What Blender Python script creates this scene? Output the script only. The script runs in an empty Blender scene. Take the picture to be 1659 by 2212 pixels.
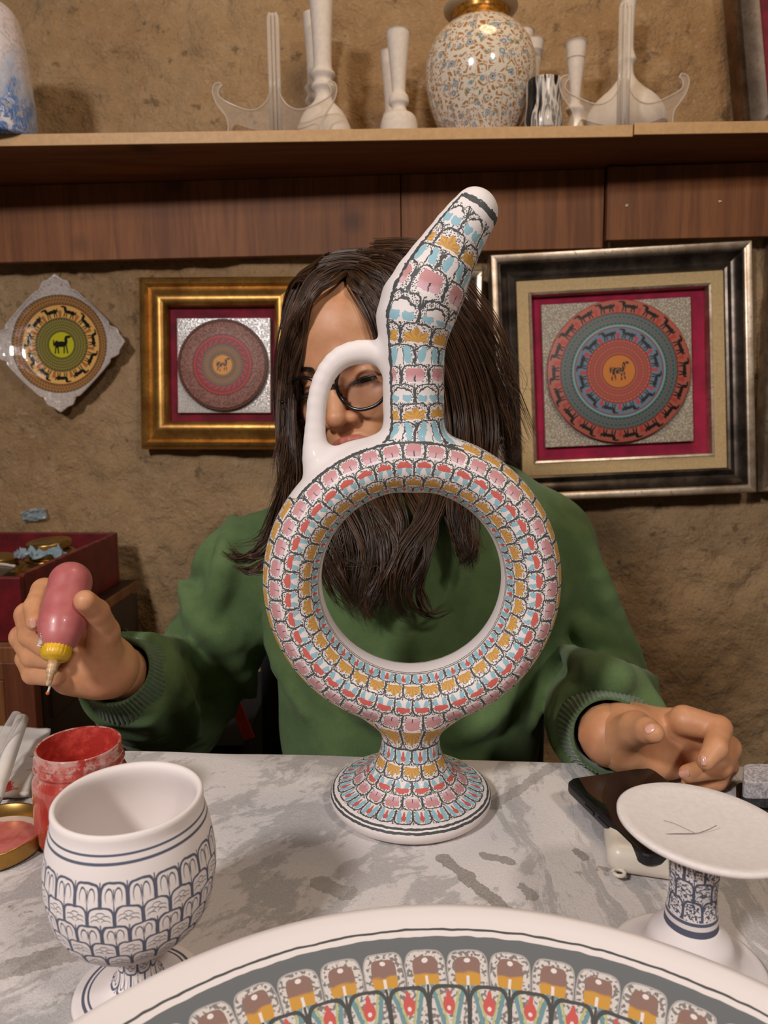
import bpy, bmesh, math, random
import numpy as np
from math import sin, cos, tan, pi, radians, atan2, sqrt
from mathutils import Matrix, Vector
random.seed(7); RNG = np.random.default_rng(7)
SC = bpy.context.scene; COL = SC.collection

# ---------------------------------------------------------------- camera
W_PX, H_PX, F_PX = 1659, 2212, 1560.0
PITCH = radians(8.0); TABLE_Z = 0.75; CAM_Z = TABLE_Z + 0.293
cam = bpy.data.cameras.new('camera'); cam_ob = bpy.data.objects.new('camera', cam); COL.objects.link(cam_ob)
cam.sensor_fit = 'VERTICAL'; cam.sensor_height = 24.0; cam.lens = 24.0 * F_PX / H_PX
cam.clip_start = 0.01; cam.clip_end = 30
cam_ob.location = (0, 0, CAM_Z); cam_ob.rotation_euler = (pi / 2 - PITCH, 0, 0)
cam.dof.use_dof = True; cam.dof.focus_distance = 0.52
cam.dof.aperture_fstop = cam.lens / 1.9
SC.camera = cam_ob
# ---------------------------------------------------------------- world, lights, exposure
SC.view_settings.view_transform = 'Standard'; SC.view_settings.look = 'None'
SC.view_settings.gamma = 1.0; SC.view_settings.use_curve_mapping = False
SC.view_settings.exposure = -0.13
world = bpy.data.worlds.new('room_ambience'); SC.world = world; world.use_nodes = True
world.node_tree.nodes['Background'].inputs[0].default_value = (1.0, 0.80, 0.60, 1)
world.node_tree.nodes['Background'].inputs[1].default_value = 0.05
def area_light(name, loc, target, size, energy, color):
    l = bpy.data.lights.new(name, 'AREA'); l.shape = 'DISK'; l.size = size; l.energy = energy; l.color = color
    o = bpy.data.objects.new(name, l); COL.objects.link(o); o.location = loc
    o.rotation_euler = (Vector(target) - Vector(loc)).to_track_quat('-Z', 'Y').to_euler(); return o
area_light('key_lamp', (-0.85, -0.75, 1.98), (0.0, 0.7, 0.95), 0.22, 27, (1.0, 0.945, 0.935))
area_light('second_lamp', (0.80, -0.70, 2.20), (0.1, 0.7, 0.95), 0.20, 12, (1.0, 0.90, 0.82))
area_light('ceiling_lamp', (0.3, 0.75, 2.62), (0.1, 1.5, 1.45), 0.5, 7, (1.0, 0.72, 0.42))

# ---------------------------------------------------------------- helpers: projection of measured points
def ray(px, py):
    a = (px - 829.5) / F_PX; b = (1106 - py) / F_PX
    return np.array([a, cos(PITCH) + b * sin(PITCH), -sin(PITCH) + b * cos(PITCH)])
CAM = np.array([0, 0, CAM_Z])
def at(px, py, Y):
    d = ray(px, py); return CAM + d * (Y / d[1])
def atz(px, py, z):
    d = ray(px, py); return CAM + d * ((z - CAM_Z) / d[2])
def px_size(Y, py=1106):          # metres per pixel at horizontal distance Y
    return Y / ray(829.5, py)[1] / F_PX

# ---------------------------------------------------------------- helpers: objects
def tag(o, label=None, cat=None, group=None, kind=None):
    if label: o['label'] = label
    if cat: o['category'] = cat
    if group: o['group'] = group
    if kind: o['kind'] = kind
    return o
def empty(name, loc=(0, 0, 0), mat=None):
    o = bpy.data.objects.new(name, None); COL.objects.link(o); o.empty_display_size = 0.03
    if mat is not None: o.matrix_world = mat
    else: o.location = loc
    return o
def link(me, name, mat, parent=None, smooth=True):
    o = bpy.data.objects.new(name, me); COL.objects.link(o)
    if mat is not None:
        for m in (mat if isinstance(mat, (list, tuple)) else [mat]): me.materials.append(m)
    if smooth: me.polygons.foreach_set('use_smooth', [True] * len(me.polygons))
    if parent is not None: o.parent = parent
    return o
def mesh_from(V, F, name='mesh'):
    me = bpy.data.meshes.new(name); me.from_pydata([tuple(map(float, v)) for v in V], [], [tuple(map(int, f)) for f in F]); me.update(); return me
def mesh_np(V, Q, name='mesh'):
    V = np.asarray(V, np.float32); Q = np.asarray(Q, np.int32); n = Q.shape[1]
    me = bpy.data.meshes.new(name)
    me.vertices.add(len(V)); me.vertices.foreach_set('co', V.ravel())
    me.loops.add(Q.size); me.loops.foreach_set('vertex_index', Q.ravel())
    me.polygons.add(len(Q)); me.polygons.foreach_set('loop_start', np.arange(0, Q.size, n, dtype=np.int32))
    me.update(calc_edges=True); me.validate(); return me
class MB:
    def __init__(s): s.V = []; s.F = []
    def add(s, V, F):
        b = len(s.V); s.V += [tuple(v) for v in V]; s.F += [tuple(i + b for i in f) for f in F]; return s
    def box(s, c, d, M=None):
        x, y, z = d[0] / 2, d[1] / 2, d[2] / 2
        V = [(c[0] + i * x, c[1] + j * y, c[2] + k * z) for i in (-1, 1) for j in (-1, 1) for k in (-1, 1)]
        if M is not None: V = [tuple(M @ Vector(v)) for v in V]
        return s.add(V, [(0, 1, 3, 2), (4, 6, 7, 5), (0, 4, 5, 1), (2, 3, 7, 6), (0, 2, 6, 4), (1, 5, 7, 3)])
    def tube(s, pts, rad, n=10, cap=True):
        V, F = tube_vf(pts, rad, n, cap); return s.add(V, F)
    def lathe(s, prof, n=48, c=(0, 0, 0)):
        V, F = lathe_vf(prof, n); return s.add([(v[0] + c[0], v[1] + c[1], v[2] + c[2]) for v in V], F)
    def mesh(s, name='mesh'): return mesh_from(s.V, s.F, name)
    def build(s, name, mat, parent=None, smooth=False, bevel=0, seg=2):
        o = link(s.mesh(name), name, mat, parent, smooth)
        if bevel:
            m = o.modifiers.new('bevel', 'BEVEL'); m.width = bevel; m.segments = seg; m.limit_method = 'ANGLE'
        return o
def tube_vf(pts, rad, n=10, cap=True):
    P = np.array(pts, float); m = len(P)
    rad = np.full(m, rad) if np.isscalar(rad) else np.array(rad, float)
    T = np.gradient(P, axis=0); T /= np.linalg.norm(T, axis=1)[:, None] + 1e-12
    up = np.array([0, 0, 1.0]) if abs(T[0][2]) < 0.9 else np.array([1.0, 0, 0])
    V = []; nrm = np.cross(T[0], up)
    for i in range(m):
        nrm = nrm - T[i] * nrm.dot(T[i]); nrm /= np.linalg.norm(nrm) + 1e-12; b = np.cross(T[i], nrm)
        for k in range(n):
            a = 2 * pi * k / n; V.append(P[i] + rad[i] * (cos(a) * nrm + sin(a) * b))
    F = [(i * n + k, i * n + (k + 1) % n, (i + 1) * n + (k + 1) % n, (i + 1) * n + k) for i in range(m - 1) for k in range(n)]
    F = [tuple(reversed(f)) for f in F]
    if cap: F += [tuple(range(n)), tuple(reversed(range((m - 1) * n, m * n)))]
    return V, F
def lathe_vf(prof, n=48):
    V = []; F = []; rows = []
    for r, z in prof:
        if r < 1e-6: rows.append([len(V)]); V.append((0, 0, z))
        else:
            rows.append(list(range(len(V), len(V) + n)))
            V += [(r * cos(2 * pi * k / n), r * sin(2 * pi * k / n), z) for k in range(n)]
    for a, b in zip(rows, rows[1:]):
        for k in range(n):
            k2 = (k + 1) % n
            if len(a) == 1 and len(b) == 1: continue
            if len(a) == 1: F.append((a[0], b[k2], b[k]))
            elif len(b) == 1: F.append((a[k], a[k2], b[0]))
            else: F.append((a[k], a[k2], b[k2], b[k]))
    return V, F
def spline(pts, n):               # Catmull-Rom through points, n samples
    P = np.array(pts, float)
    P = np.vstack([2 * P[0] - P[1], P, 2 * P[-1] - P[-2]]); m = len(P) - 3
    t = np.linspace(0, m - 1e-9, n); i = t.astype(int); f = (t - i)[:, None]
    a, b, c, d = P[i], P[i + 1], P[i + 2], P[i + 3]
    return 0.5 * (2 * b + (c - a) * f + (2 * a - 5 * b + 4 * c - d) * f ** 2 + (3 * b - a - 3 * c + d) * f ** 3)
def smooth_prof(pts, n): return [tuple(p) for p in spline(pts, n)]
def lathe_obj(name, prof, mat, parent=None, n=64, loc=None, pv=None):
    """lathe; stores uv: u = turn fraction, v = arc-length fraction of the profile"""
    V, F = lathe_vf(prof, n); me = mesh_from(V, F, name)
    A = np.array(prof, float); L = np.r_[0, np.cumsum(np.linalg.norm(np.diff(A, axis=0), axis=1))]; L /= L[-1]
    at_ = me.attributes.new('arc', 'FLOAT', 'POINT'); vals = []
    for (r, z), l in zip(prof, L): vals += [l] * (1 if r < 1e-6 else n)
    at_.data.foreach_set('value', vals)
    o = link(me, name, mat, parent)
    if loc is not None: o.location = loc
    return o

# ---------------------------------------------------------------- helpers: value noise (for relief in the mesh)
def _hash(i, j, k, seed=0):
    h = (i * 374761393 + j * 668265263 + k * 2147483647 + seed * 974711) & 0xffffffff
    h = ((h ^ (h >> 13)) * 1274126177) & 0xffffffff
    return ((h ^ (h >> 16)) & 0xffff) / 65535.0
def vnoise(P, seed=0):
    P = np.asarray(P, np.float64); I = np.floor(P).astype(np.int64); f = P - I; f = f * f * (3 - 2 * f); o = 0
    for a in (0, 1):
        for b in (0, 1):
            for c in (0, 1):
                w = (f[:, 0] if a else 1 - f[:, 0]) * (f[:, 1] if b else 1 - f[:, 1]) * (f[:, 2] if c else 1 - f[:, 2])
                o = o + w * _hash(I[:, 0] + a, I[:, 1] + b, I[:, 2] + c, seed)
    return o * 2 - 1
def fbm(P, octs=4, seed=0, gain=0.5):
    o = 0; a = 1.0
    for q in range(octs): o = o + a * vnoise(np.asarray(P) * 2 ** q, seed + q); a *= gain
    return o

# ---------------------------------------------------------------- helpers: signed distance modelling
def nrmv(a):
    s = a[..., 0] * a[..., 0]
    for k in range(1, a.shape[-1]): s = s + a[..., k] * a[..., k]
    return np.sqrt(s)
def rcone(p, a, b, r1, r2):
    a = np.asarray(a, np.float32); b = np.asarray(b, np.float32); ba = b - a
    q0 = p[:, 0] - a[0]; q1 = p[:, 1] - a[1]; q2 = p[:, 2] - a[2]
    h = np.clip((q0 * ba[0] + q1 * ba[1] + q2 * ba[2]) / np.float32(max(float(ba @ ba), 1e-12)), 0, 1)
    q0 = q0 - h * ba[0]; q1 = q1 - h * ba[1]; q2 = q2 - h * ba[2]
    return np.sqrt(q0 * q0 + q1 * q1 + q2 * q2) - (np.float32(r1) + np.float32(r2 - r1) * h)
def ell(p, c, r, R=None):
    q = p - np.asarray(c, np.float32)
    if R is not None: q = q @ np.asarray(R, np.float32)
    r = np.asarray(r, np.float32); k0 = nrmv(q / r); k1 = nrmv(q / (r * r)) + 1e-9
    return k0 * (k0 - 1) / k1
def smin(a, b, k):
    h = np.clip(0.5 + 0.5 * (b - a) / k, 0, 1); return b + (a - b) * h - k * h * (1 - h)
def smax(a, b, k): return -smin(-a, -b, k)
def chain(p, pts, k=0.003):       # pts: list of (point, radius)
    d = None
    for (a, r1), (b, r2) in zip(pts, pts[1:]):
        e = rcone(p, a, b, r1, r2); d = e if d is None else smin(d, e, k)
    return d
def mesh_sdf(f, lo, hi, h, smooth=2, B=12):
    lo = np.array(lo, np.float32); hi = np.array(hi, np.float32)
    nb = np.ceil((hi - lo) / (h * B)).astype(int); n = nb * B + 1
    vals = np.ones(n, np.float32)
    bi = np.stack(np.meshgrid(*[np.arange(k) for k in nb], indexing='ij'), -1).reshape(-1, 3)
    cen = lo + (bi * B + B / 2) * h; d = f(cen.astype(np.float32))
    act = np.abs(d) < B * h * 0.87 * 1.35 + 0.004
    for b in bi[~act & (d < 0)]:
        vals[b[0] * B:b[0] * B + B + 1, b[1] * B:b[1] * B + B + 1, b[2] * B:b[2] * B + B + 1] = -1
    o = np.stack(np.meshgrid(*[np.arange(B + 1)] * 3, indexing='ij'), -1).reshape(-1, 3)
    ab = bi[act]
    for s in range(0, len(ab), 160):
        c = ab[s:s + 160]; P = (c[:, None, :] * B + o[None]); w = f((lo + P.reshape(-1, 3) * h).astype(np.float32))
        vals[P[..., 0].ravel(), P[..., 1].ravel(), P[..., 2].ravel()] = w
    S = vals < 0
    cs = np.zeros(n - 1, np.int8)
    for a in (0, 1):
        for b in (0, 1):
            for c in (0, 1): cs += S[a:n[0] - 1 + a, b:n[1] - 1 + b, c:n[2] - 1 + c]
    C = np.argwhere((cs > 0) & (cs < 8)); idx = np.full(n - 1, -1, np.int32); idx[C[:, 0], C[:, 1], C[:, 2]] = np.arange(len(C))
    acc = np.zeros((len(C), 3)); cnt = np.zeros(len(C))
    cor = [(a, b, c) for a in (0, 1) for b in (0, 1) for c in (0, 1)]
    for A in cor:
        for ax in range(3):
            if A[ax]: continue
            Bc = list(A); Bc[ax] = 1
            va = vals[C[:, 0] + A[0], C[:, 1] + A[1], C[:, 2] + A[2]]; vb = vals[C[:, 0] + Bc[0], C[:, 1] + Bc[1], C[:, 2] + Bc[2]]
            m = (va < 0) != (vb < 0); t = np.where(m, va / np.where(m, va - vb, 1), 0)
            pt = np.tile(np.array(A, float), (len(C), 1)); pt[:, ax] = t
            acc[m] += pt[m]; cnt[m] += 1
    V = lo + (C + acc / cnt[:, None]) * h
    Q = []
    for ax in range(3):
        sl0 = [slice(None)] * 3; sl1 = [slice(None)] * 3; sl0[ax] = slice(0, -1); sl1[ax] = slice(1, None)
        a = S[tuple(sl0)]; b = S[tuple(sl1)]; E = np.argwhere(a != b); u, v = (ax + 1) % 3, (ax + 2) % 3
        E = E[(E[:, u] > 0) & (E[:, v] > 0) & (E[:, u] < n[u] - 1) & (E[:, v] < n[v] - 1)]
        ins = a[E[:, 0], E[:, 1], E[:, 2]]
        def cell(du, dv):
            e = E.copy(); e[:, u] += du; e[:, v] += dv; return idx[e[:, 0], e[:, 1], e[:, 2]]
        q = np.stack([cell(-1, -1), cell(0, -1), cell(0, 0), cell(-1, 0)], 1); q[~ins] = q[~ins][:, ::-1]; Q.append(q)
    Q = np.vstack(Q); Q = Q[(Q >= 0).all(1)]
    e = np.vstack([Q[:, [0, 1]], Q[:, [1, 2]], Q[:, [2, 3]], Q[:, [3, 0]]])
    for it in range(smooth):
        s = np.zeros_like(V); c = np.bincount(e[:, 0], minlength=len(V)) + np.bincount(e[:, 1], minlength=len(V))
        for k in range(3):
            s[:, k] = np.bincount(e[:, 0], V[e[:, 1], k], len(V)) + np.bincount(e[:, 1], V[e[:, 0], k], len(V))
        V = V * 0.4 + 0.6 * s / np.maximum(c, 1)[:, None]
    return V, Q

# ---------------------------------------------------------------- helpers: node expressions
def lin(c):
    return tuple((x / 255 / 12.92) if x / 255 <= 0.04045 else ((x / 255 + 0.055) / 1.055) ** 2.4 for x in c)
def rgb(r, g, b): return lin((r, g, b)) + (1.0,)
class X:
    """a float socket with operators that add Math nodes"""
    def __init__(s, g, so): s.g = g; s.so = so
    def _m(s, op, *a, clamp=False):
        n = s.g.nt.nodes.new('ShaderNodeMath'); n.operation = op; n.use_clamp = clamp
        for i, v in enumerate(a):
            if isinstance(v, X): s.g.nt.links.new(v.so, n.inputs[i])
            else: n.inputs[i].default_value = float(v)
        return X(s.g, n.outputs[0])
    def __add__(s, o): return s._m('ADD', s, o)
    __radd__ = __add__
    def __sub__(s, o): return s._m('SUBTRACT', s, o)
    def __rsub__(s, o): return s._m('SUBTRACT', o, s)
    def __mul__(s, o): return s._m('MULTIPLY', s, o)
    __rmul__ = __mul__
    def __truediv__(s, o): return s._m('DIVIDE', s, o)
    def __rtruediv__(s, o): return s._m('DIVIDE', o, s)
    def __neg__(s): return s._m('MULTIPLY', s, -1)
    def __lt__(s, o): return s._m('LESS_THAN', s, o)
    def __gt__(s, o): return s._m('GREATER_THAN', s, o)
    def __and__(s, o): return s._m('MULTIPLY', s, o)
    def __or__(s, o): return s._m('MAXIMUM', s, o)
    def __invert__(s): return s._m('SUBTRACT', 1, s)
    def __pow__(s, o): return s._m('POWER', s, o)
    def abs(s): return s._m('ABSOLUTE', s)
    def sqrt(s): return s._m('SQRT', s)
    def sin(s): return s._m('SINE', s)
    def cos(s): return s._m('COSINE', s)
    def floor(s): return s._m('FLOOR', s)
    def fract(s): return s._m('FRACT', s)
    def mod(s, k): return s._m('FLOORED_MODULO', s, k)
    def max(s, o): return s._m('MAXIMUM', s, o)
    def min(s, o): return s._m('MINIMUM', s, o)
    def sq(s): return s._m('MULTIPLY', s, s)
    def ss(s, a, b):              # smoothstep
        n = s.g.nt.nodes.new('ShaderNodeMapRange'); n.interpolation_type = 'SMOOTHSTEP'
        s.g.nt.links.new(s.so, n.inputs[0]); n.inputs[1].default_value = a; n.inputs[2].default_value = b
        return X(s.g, n.outputs[0])
    def near(s, c, w): return (s - c).abs() < w
    def sel(s, a, b):             # s ? a : b
        n = s.g.nt.nodes.new('ShaderNodeMix'); n.data_type = 'FLOAT'; n.clamp_factor = True
        s.g.nt.links.new(s.so, n.inputs[0])
        for i, v in ((2, b), (3, a)):
            if isinstance(v, X): s.g.nt.links.new(v.so, n.inputs[i])
            else: n.inputs[i].default_value = float(v)
        return X(s.g, n.outputs[0])
class G:
    def __init__(s, name):
        s.m = bpy.data.materials.new(name); s.m.use_nodes = True; s.nt = s.m.node_tree
        s.b = s.nt.nodes['Principled BSDF']; s.out = s.nt.nodes['Material Output']; s._c = {}
    def node(s, t): return s.nt.nodes.new(t)
    def coord(s, kind='Object'):
        if kind not in s._c: s._c[kind] = s.node('ShaderNodeTexCoord').outputs[kind]
        return s._c[kind]
    def xyz(s, kind='Object'):
        n = s.node('ShaderNodeSeparateXYZ'); s.nt.links.new(s.coord(kind), n.inputs[0]); return [X(s, o) for o in n.outputs]
    def attr(s, name, vec=False):
        n = s.node('ShaderNodeAttribute'); n.attribute_name = name
        if not vec: return X(s, n.outputs['Fac'])
        q = s.node('ShaderNodeSeparateXYZ'); s.nt.links.new(n.outputs['Vector'], q.inputs[0]); return [X(s, o) for o in q.outputs]
    def vec(s, x, y, z=0.0):
        n = s.node('ShaderNodeCombineXYZ')
        for i, v in enumerate((x, y, z)):
            if isinstance(v, X): s.nt.links.new(v.so, n.inputs[i])
            else: n.inputs[i].default_value = v
        return n.outputs[0]
    def atan2(s, a, b): return a._m('ARCTAN2', a, b)
    def noise(s, scale, detail=2, rough=0.5, vec=None, kind='Object', dist=0.0):
        n = s.node('ShaderNodeTexNoise'); n.inputs['Scale'].default_value = scale; n.inputs['Detail'].default_value = detail
        n.inputs['Roughness'].default_value = rough; n.inputs['Distortion'].default_value = dist
        s.nt.links.new(vec if vec is not None else s.coord(kind), n.inputs['Vector']); return X(s, n.outputs[0])
    def voro(s, scale, vec=None, feature='F1', out='Distance', rand=1.0):
        n = s.node('ShaderNodeTexVoronoi'); n.feature = feature; n.inputs['Scale'].default_value = scale
        n.inputs['Randomness'].default_value = rand
        s.nt.links.new(vec if vec is not None else s.coord('Object'), n.inputs['Vector'])
        return X(s, n.outputs[out]) if out == 'Distance' else n.outputs[out]
    def mix(s, f, a, b, mode='MIX'):   # f ? b : a  (colours)
        n = s.node('ShaderNodeMix'); n.data_type = 'RGBA'; n.blend_type = mode; n.clamp_factor = True
        if isinstance(f, X): s.nt.links.new(f.so, n.inputs[0])
        else: n.inputs[0].default_value = f
        for i, v in ((6, a), (7, b)):
            if isinstance(v, tuple): n.inputs[i].default_value = v
            else: s.nt.links.new(v, n.inputs[i])
        return n.outputs[2]
    def col(s, c):
        if isinstance(c, tuple): s.b.inputs['Base Color'].default_value = c
        else: s.nt.links.new(c, s.b.inputs['Base Color'])
        return s
    def rough(s, r):
        if isinstance(r, X): s.nt.links.new(r.so, s.b.inputs['Roughness'])
        else: s.b.inputs['Roughness'].default_value = r
        return s
    def set(s, **k):
        for a, v in k.items(): s.b.inputs[a.replace('_', ' ')].default_value = v
        return s
    def bump(s, h, strength=0.3, dist=0.002):
        n = s.node('ShaderNodeBump'); n.inputs['Strength'].default_value = strength; n.inputs['Distance'].default_value = dist
        s.nt.links.new(h.so, n.inputs['Height']); s.nt.links.new(n.outputs[0], s.b.inputs['Normal']); return s
def plain(name, c, rough=0.5, metal=0.0, var=0.12, scale=40, bump=0.0, **k):
    g = G(name); n = g.noise(scale, 4, 0.6)
    d = tuple(x * (1 - var * 1.6) for x in c[:3]) + (1.0,); l = tuple(min(1, x * (1 + var)) for x in c[:3]) + (1.0,)
    g.col(g.mix(n.ss(0.3, 0.7), d, l)); g.rough(rough); g.set(Metallic=metal, **k)
    if bump: g.bump(n, bump)
    return g.m

# ================================================================ MATERIALS OF THE SETTING
def stone_mat():
    g = G('cave_stone'); n1 = g.noise(2.2, 5, 0.6); n2 = g.noise(9, 6, 0.65); n3 = g.noise(60, 4, 0.6); n4 = g.noise(24, 3, 0.7)
    c = g.mix(n1.ss(0.3, 0.72), rgb(150, 116, 78), rgb(172, 144, 108))
    c = g.mix(n2.ss(0.5, 0.8) * 0.5, c, rgb(116, 96, 74))
    c = g.mix(n2.ss(0.52, 0.3) * 0.35, c, rgb(196, 168, 132))
    c = g.mix(n4.ss(0.60, 0.72) * 0.6, c, rgb(78, 62, 46)); n5 = g.noise(150, 3, 0.7); c = g.mix(n5.ss(0.58, 0.72) * 0.45, c, rgb(92, 72, 50)); c = g.mix(n5.ss(0.42, 0.30) * 0.35, c, rgb(198, 170, 134))
    c = g.mix(n3.ss(0.55, 0.8) * 0.35, c, rgb(205, 180, 150))
    v = g.voro(13); sp = g.noise(3.3, 2)
    c = g.mix((v < 0.06) & (sp > 0.45), c, rgb(110, 104, 92))
    g.col(c).rough(0.95).bump(n2 * 0.7 + n3 * 0.45 + n4 * 0.4 + n5 * 0.25, 1.0, 0.014); return g.m
def wood_mat(name, dark, light, axis='z', scale=1.0, rough=0.45):
    g = G(name); x, y, z = g.xyz()
    if axis == 'z': v = g.vec(x * 26 * scale, y * 26 * scale, z * 1.6 * scale)
    elif axis == 'x': v = g.vec(x * 1.4 * scale, y * 22 * scale, z * 22 * scale)
    else: v = g.vec(x * 26 * scale, y * 1.6 * scale, z * 26 * scale)
    n = g.noise(1.0, 6, 0.65, vec=v, dist=1.2); f = g.noise(9.0, 3, 0.6, vec=v); b = g.noise(3.0 * scale, 2)
    k = g.voro(4.2 * scale)
    c = g.mix(n.ss(0.32, 0.68), dark, light)
    c = g.mix(f.ss(0.5, 0.8) * 0.45, c, tuple(x * 0.45 for x in dark[:3]) + (1,))
    c = g.mix(b.ss(0.45, 0.75) * 0.35, c, tuple(x * 0.6 for x in dark[:3]) + (1,))
    c = g.mix(k.ss(0.16, 0.03) * 0.75, c, tuple(x * 0.25 for x in dark[:3]) + (1,))
    g.col(c).rough(rough).bump(n + f * 0.4, 0.12, 0.001); return g.m
M_STONE = stone_mat()
M_WOOD = wood_mat('walnut_laminate', rgb(112, 62, 28), rgb(150, 92, 46), rough=0.62)
M_WOODX = wood_mat('walnut_laminate_long', rgb(108, 64, 34), rgb(146, 94, 52), 'x', rough=0.6)
M_EDGE = plain('shelf_edge_band', rgb(196, 154, 102), 0.5, var=0.06, scale=90)
M_CAB = wood_mat('cabinet_wood', rgb(112, 66, 38), rgb(150, 98, 56))
M_DARKW = wood_mat('dark_stained_wood', rgb(34, 22, 15), rgb(50, 33, 22))
M_FLOOR = wood_mat('floor_boards', rgb(60, 42, 30), rgb(84, 60, 42), 'y')

# ================================================================ WALL, FLOOR
WY = radians(2.5); WL = radians(5.0)
WM = Matrix.Translation((0, 1.52, CAM_Z)) @ Matrix.Rotation(-WY, 4, 'Z') @ Matrix.Rotation(-WL, 4, 'X')
WMI = np.array(WM.inverted())
def wallpt(px, py, off=0.0):      # wall-local point where the measured direction meets the plane `off` in front of the wall
    o = WMI[:3, :3] @ CAM + WMI[:3, 3]; d = WMI[:3, :3] @ ray(px, py); t = (-off - o[1]) / d[1]; return o + d * t
nx, nz = 440, 290
gx = np.linspace(-1.85, 1.85, nx); gz = np.linspace(-1.05, 1.15, nz)
A, Bz = np.meshgrid(gx, gz, indexing='ij'); P = np.stack([A.ravel(), np.zeros(A.size), Bz.ravel()], 1)
rel = fbm(P * 4, 3, 1) * 0.010 + fbm(P * 17, 4, 5, 0.6) * 0.0055
pit = np.maximum(0, vnoise(P * 30, 21) - 0.45) * 0.014
P[:, 1] = 0.012 + rel + pit
I = np.arange(nx * nz).reshape(nx, nz)
Q = np.stack([I[:-1, :-1], I[1:, :-1], I[1:, 1:], I[:-1, 1:]], -1).reshape(-1, 4)
wall = link(mesh_np(P, Q, 'wall_back'), 'wall_back', M_STONE); wall.matrix_world = WM; tag(wall, kind='structure')
fl = MB().box((0, 0.4, -0.02), (3.9, 3.4, 0.04)).build('floor', M_FLOOR); tag(fl, kind='structure')

# ================================================================ TABLE AND CLOTH
TA = -radians(3.4)
pl, pr = atz(300, 1612, TABLE_Z), atz(1640, 1646, TABLE_Z)
TA = atan2(pr[1] - pl[1], pr[0] - pl[0])
TM = Matrix.Translation((pl[0] + 0.3 * cos(TA) , pl[1] + 0.3 * sin(TA), 0)) @ Matrix.Rotation(TA, 4, 'Z')   # local: y = 0 is the far edge
tb = empty('work_table', mat=TM); tag(tb, 'work table hidden under the grey and white marbled cloth', 'table')
MB().box((0, -0.395, TABLE_Z - 0.028), (1.44, 0.76, 0.036)).build('tabletop', M_DARKW, tb, bevel=0.003)
legm = MB().box((0, 0, 0.352), (0.055, 0.055, 0.704)).mesh('leg')
for sx in (-0.66, 0.66):
    for y in (-0.06, -0.73):
        l = link(legm if not legm.materials else legm, 'leg', M_DARKW if not legm.materials else None, tb, False); l.location = (sx, y, 0)
def cloth_mat():
    g = G('marbled_fleece'); x, y, z = g.xyz(); w = g.noise(7, 3, 0.6); w2 = g.noise(30, 3, 0.65); TI = np.array(TM.inverted())
    st = g.noise(1.0, 5, 0.72, vec=g.vec(x * 46 + y * 4.0 + w * 3.0, y * 4.5 + x * 2, 0.0))
    cl = g.noise(1.0, 6, 0.66, vec=g.vec((x - y) * 24 + w * 2.0, (x + y) * 10, 5.0), dist=0.15)
    side = (x + (w - 0.5) * 0.25).ss(-0.02, 0.06)
    m = side.sel(st, cl) + (w2 - 0.5) * 0.16 + (g.noise(160, 3, 0.7) - 0.5) * 0.10
    c = g.mix(m.ss(0.455, 0.515), rgb(172, 167, 165), rgb(210, 203, 200)); c = g.mix(m.ss(0.40, 0.32) * 0.4, c, rgb(146, 141, 138))
    bl = g.noise(1.0, 4, 0.62, vec=g.vec(x * 13, y * 16, 9.0)); b2 = g.noise(95, 3, 0.7)
    c = g.mix((bl + (b2 - 0.5) * 0.30).ss(0.635, 0.675) * 0.72, c, rgb(118, 108, 96))
    def stroke(c, p0, p1, wd, k):
        a = TI @ np.r_[p0, 1]; b = TI @ np.r_[p1, 1]; dx, dy = b[0] - a[0], b[1] - a[1]; L2 = dx * dx + dy * dy
        h = ((x - a[0]) * dx + (y - a[1]) * dy) / L2; h = h.max(0.0).min(1.0)
        d = ((x - a[0] - h * dx).sq() + (y - a[1] - h * dy).sq()).sqrt() + (b2 - 0.5) * 0.010 + (w2 - 0.5) * 0.008
        return g.mix((d < wd) * k, c, rgb(116, 107, 96))
    for q0, q1, wd, k in (((955, 1850), (1120, 1985), .0042, .85), ((1065, 1740), (1200, 1648), .0045, .6), ((1040, 1845), (1100, 1862), .0040, .8), ((690, 1905), (745, 1925), .0070, .6), ((1245, 1835), (1262, 1850), .0035, .8), ((1300, 1700), (1330, 1690), .004, .5), ((20, 2090), (150, 2060), .007, .6), ((1130, 1915), (1150, 1935), .004, .7)):
        c = stroke(c, atz(*q0, TABLE_Z), atz(*q1, TABLE_Z), wd, k)
    sp = g.voro(42); c = g.mix((sp < 0.05) & (w > 0.55), c, rgb(96, 124, 142)); c = g.mix((g.voro(31) < 0.045) & (w < 0.42), c, rgb(190, 90, 80))
    f = g.noise(900, 2, 0.8); c = g.mix(f.ss(0.3, 0.8) * 0.30, c, rgb(230, 224, 221)); c = g.mix(f.ss(0.5, 0.2) * 0.28, c, rgb(130, 126, 122))
    g.col(c).rough(0.95).set(Sheen_Weight=0.2).bump(f + g.noise(320, 2) * 0.6, 0.4, 0.0012); return g.m
M_CLOTH = cloth_mat()
nx, ny = 150, 96
V = []; ex = np.linspace(-0.74, 0.74, nx); ey = np.linspace(-0.79, 0.0, ny)
top = np.array([(a, b, 0) for a in ex for b in ey]); top[:, 2] = TABLE_Z - 0.0006 + 0.0006 * fbm(top * 14, 3, 3)
edge = np.maximum(0, 1 + top[:, 1] / 0.007); top[:, 2] -= 0.004 * edge ** 2
I = np.arange(nx * ny).reshape(nx, ny); Qs = [np.stack([I[:-1, :-1], I[1:, :-1], I[1:, 1:], I[:-1, 1:]], -1).reshape(-1, 4)]
drop = []                          # the far and side overhang
rows = [I[:, -1]]; base = len(top)
allv = [top]
for k in range(1, 9):
    r = np.array([(a, 0.004 + 0.004 * sin(9 * a + k * .3) * k / 8 + 0.002 * min(k, 2), TABLE_Z - 0.004 - 0.024 * k) for a in ex]); allv.append(r); rows.append(np.arange(base, base + nx)); base += nx
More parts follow.
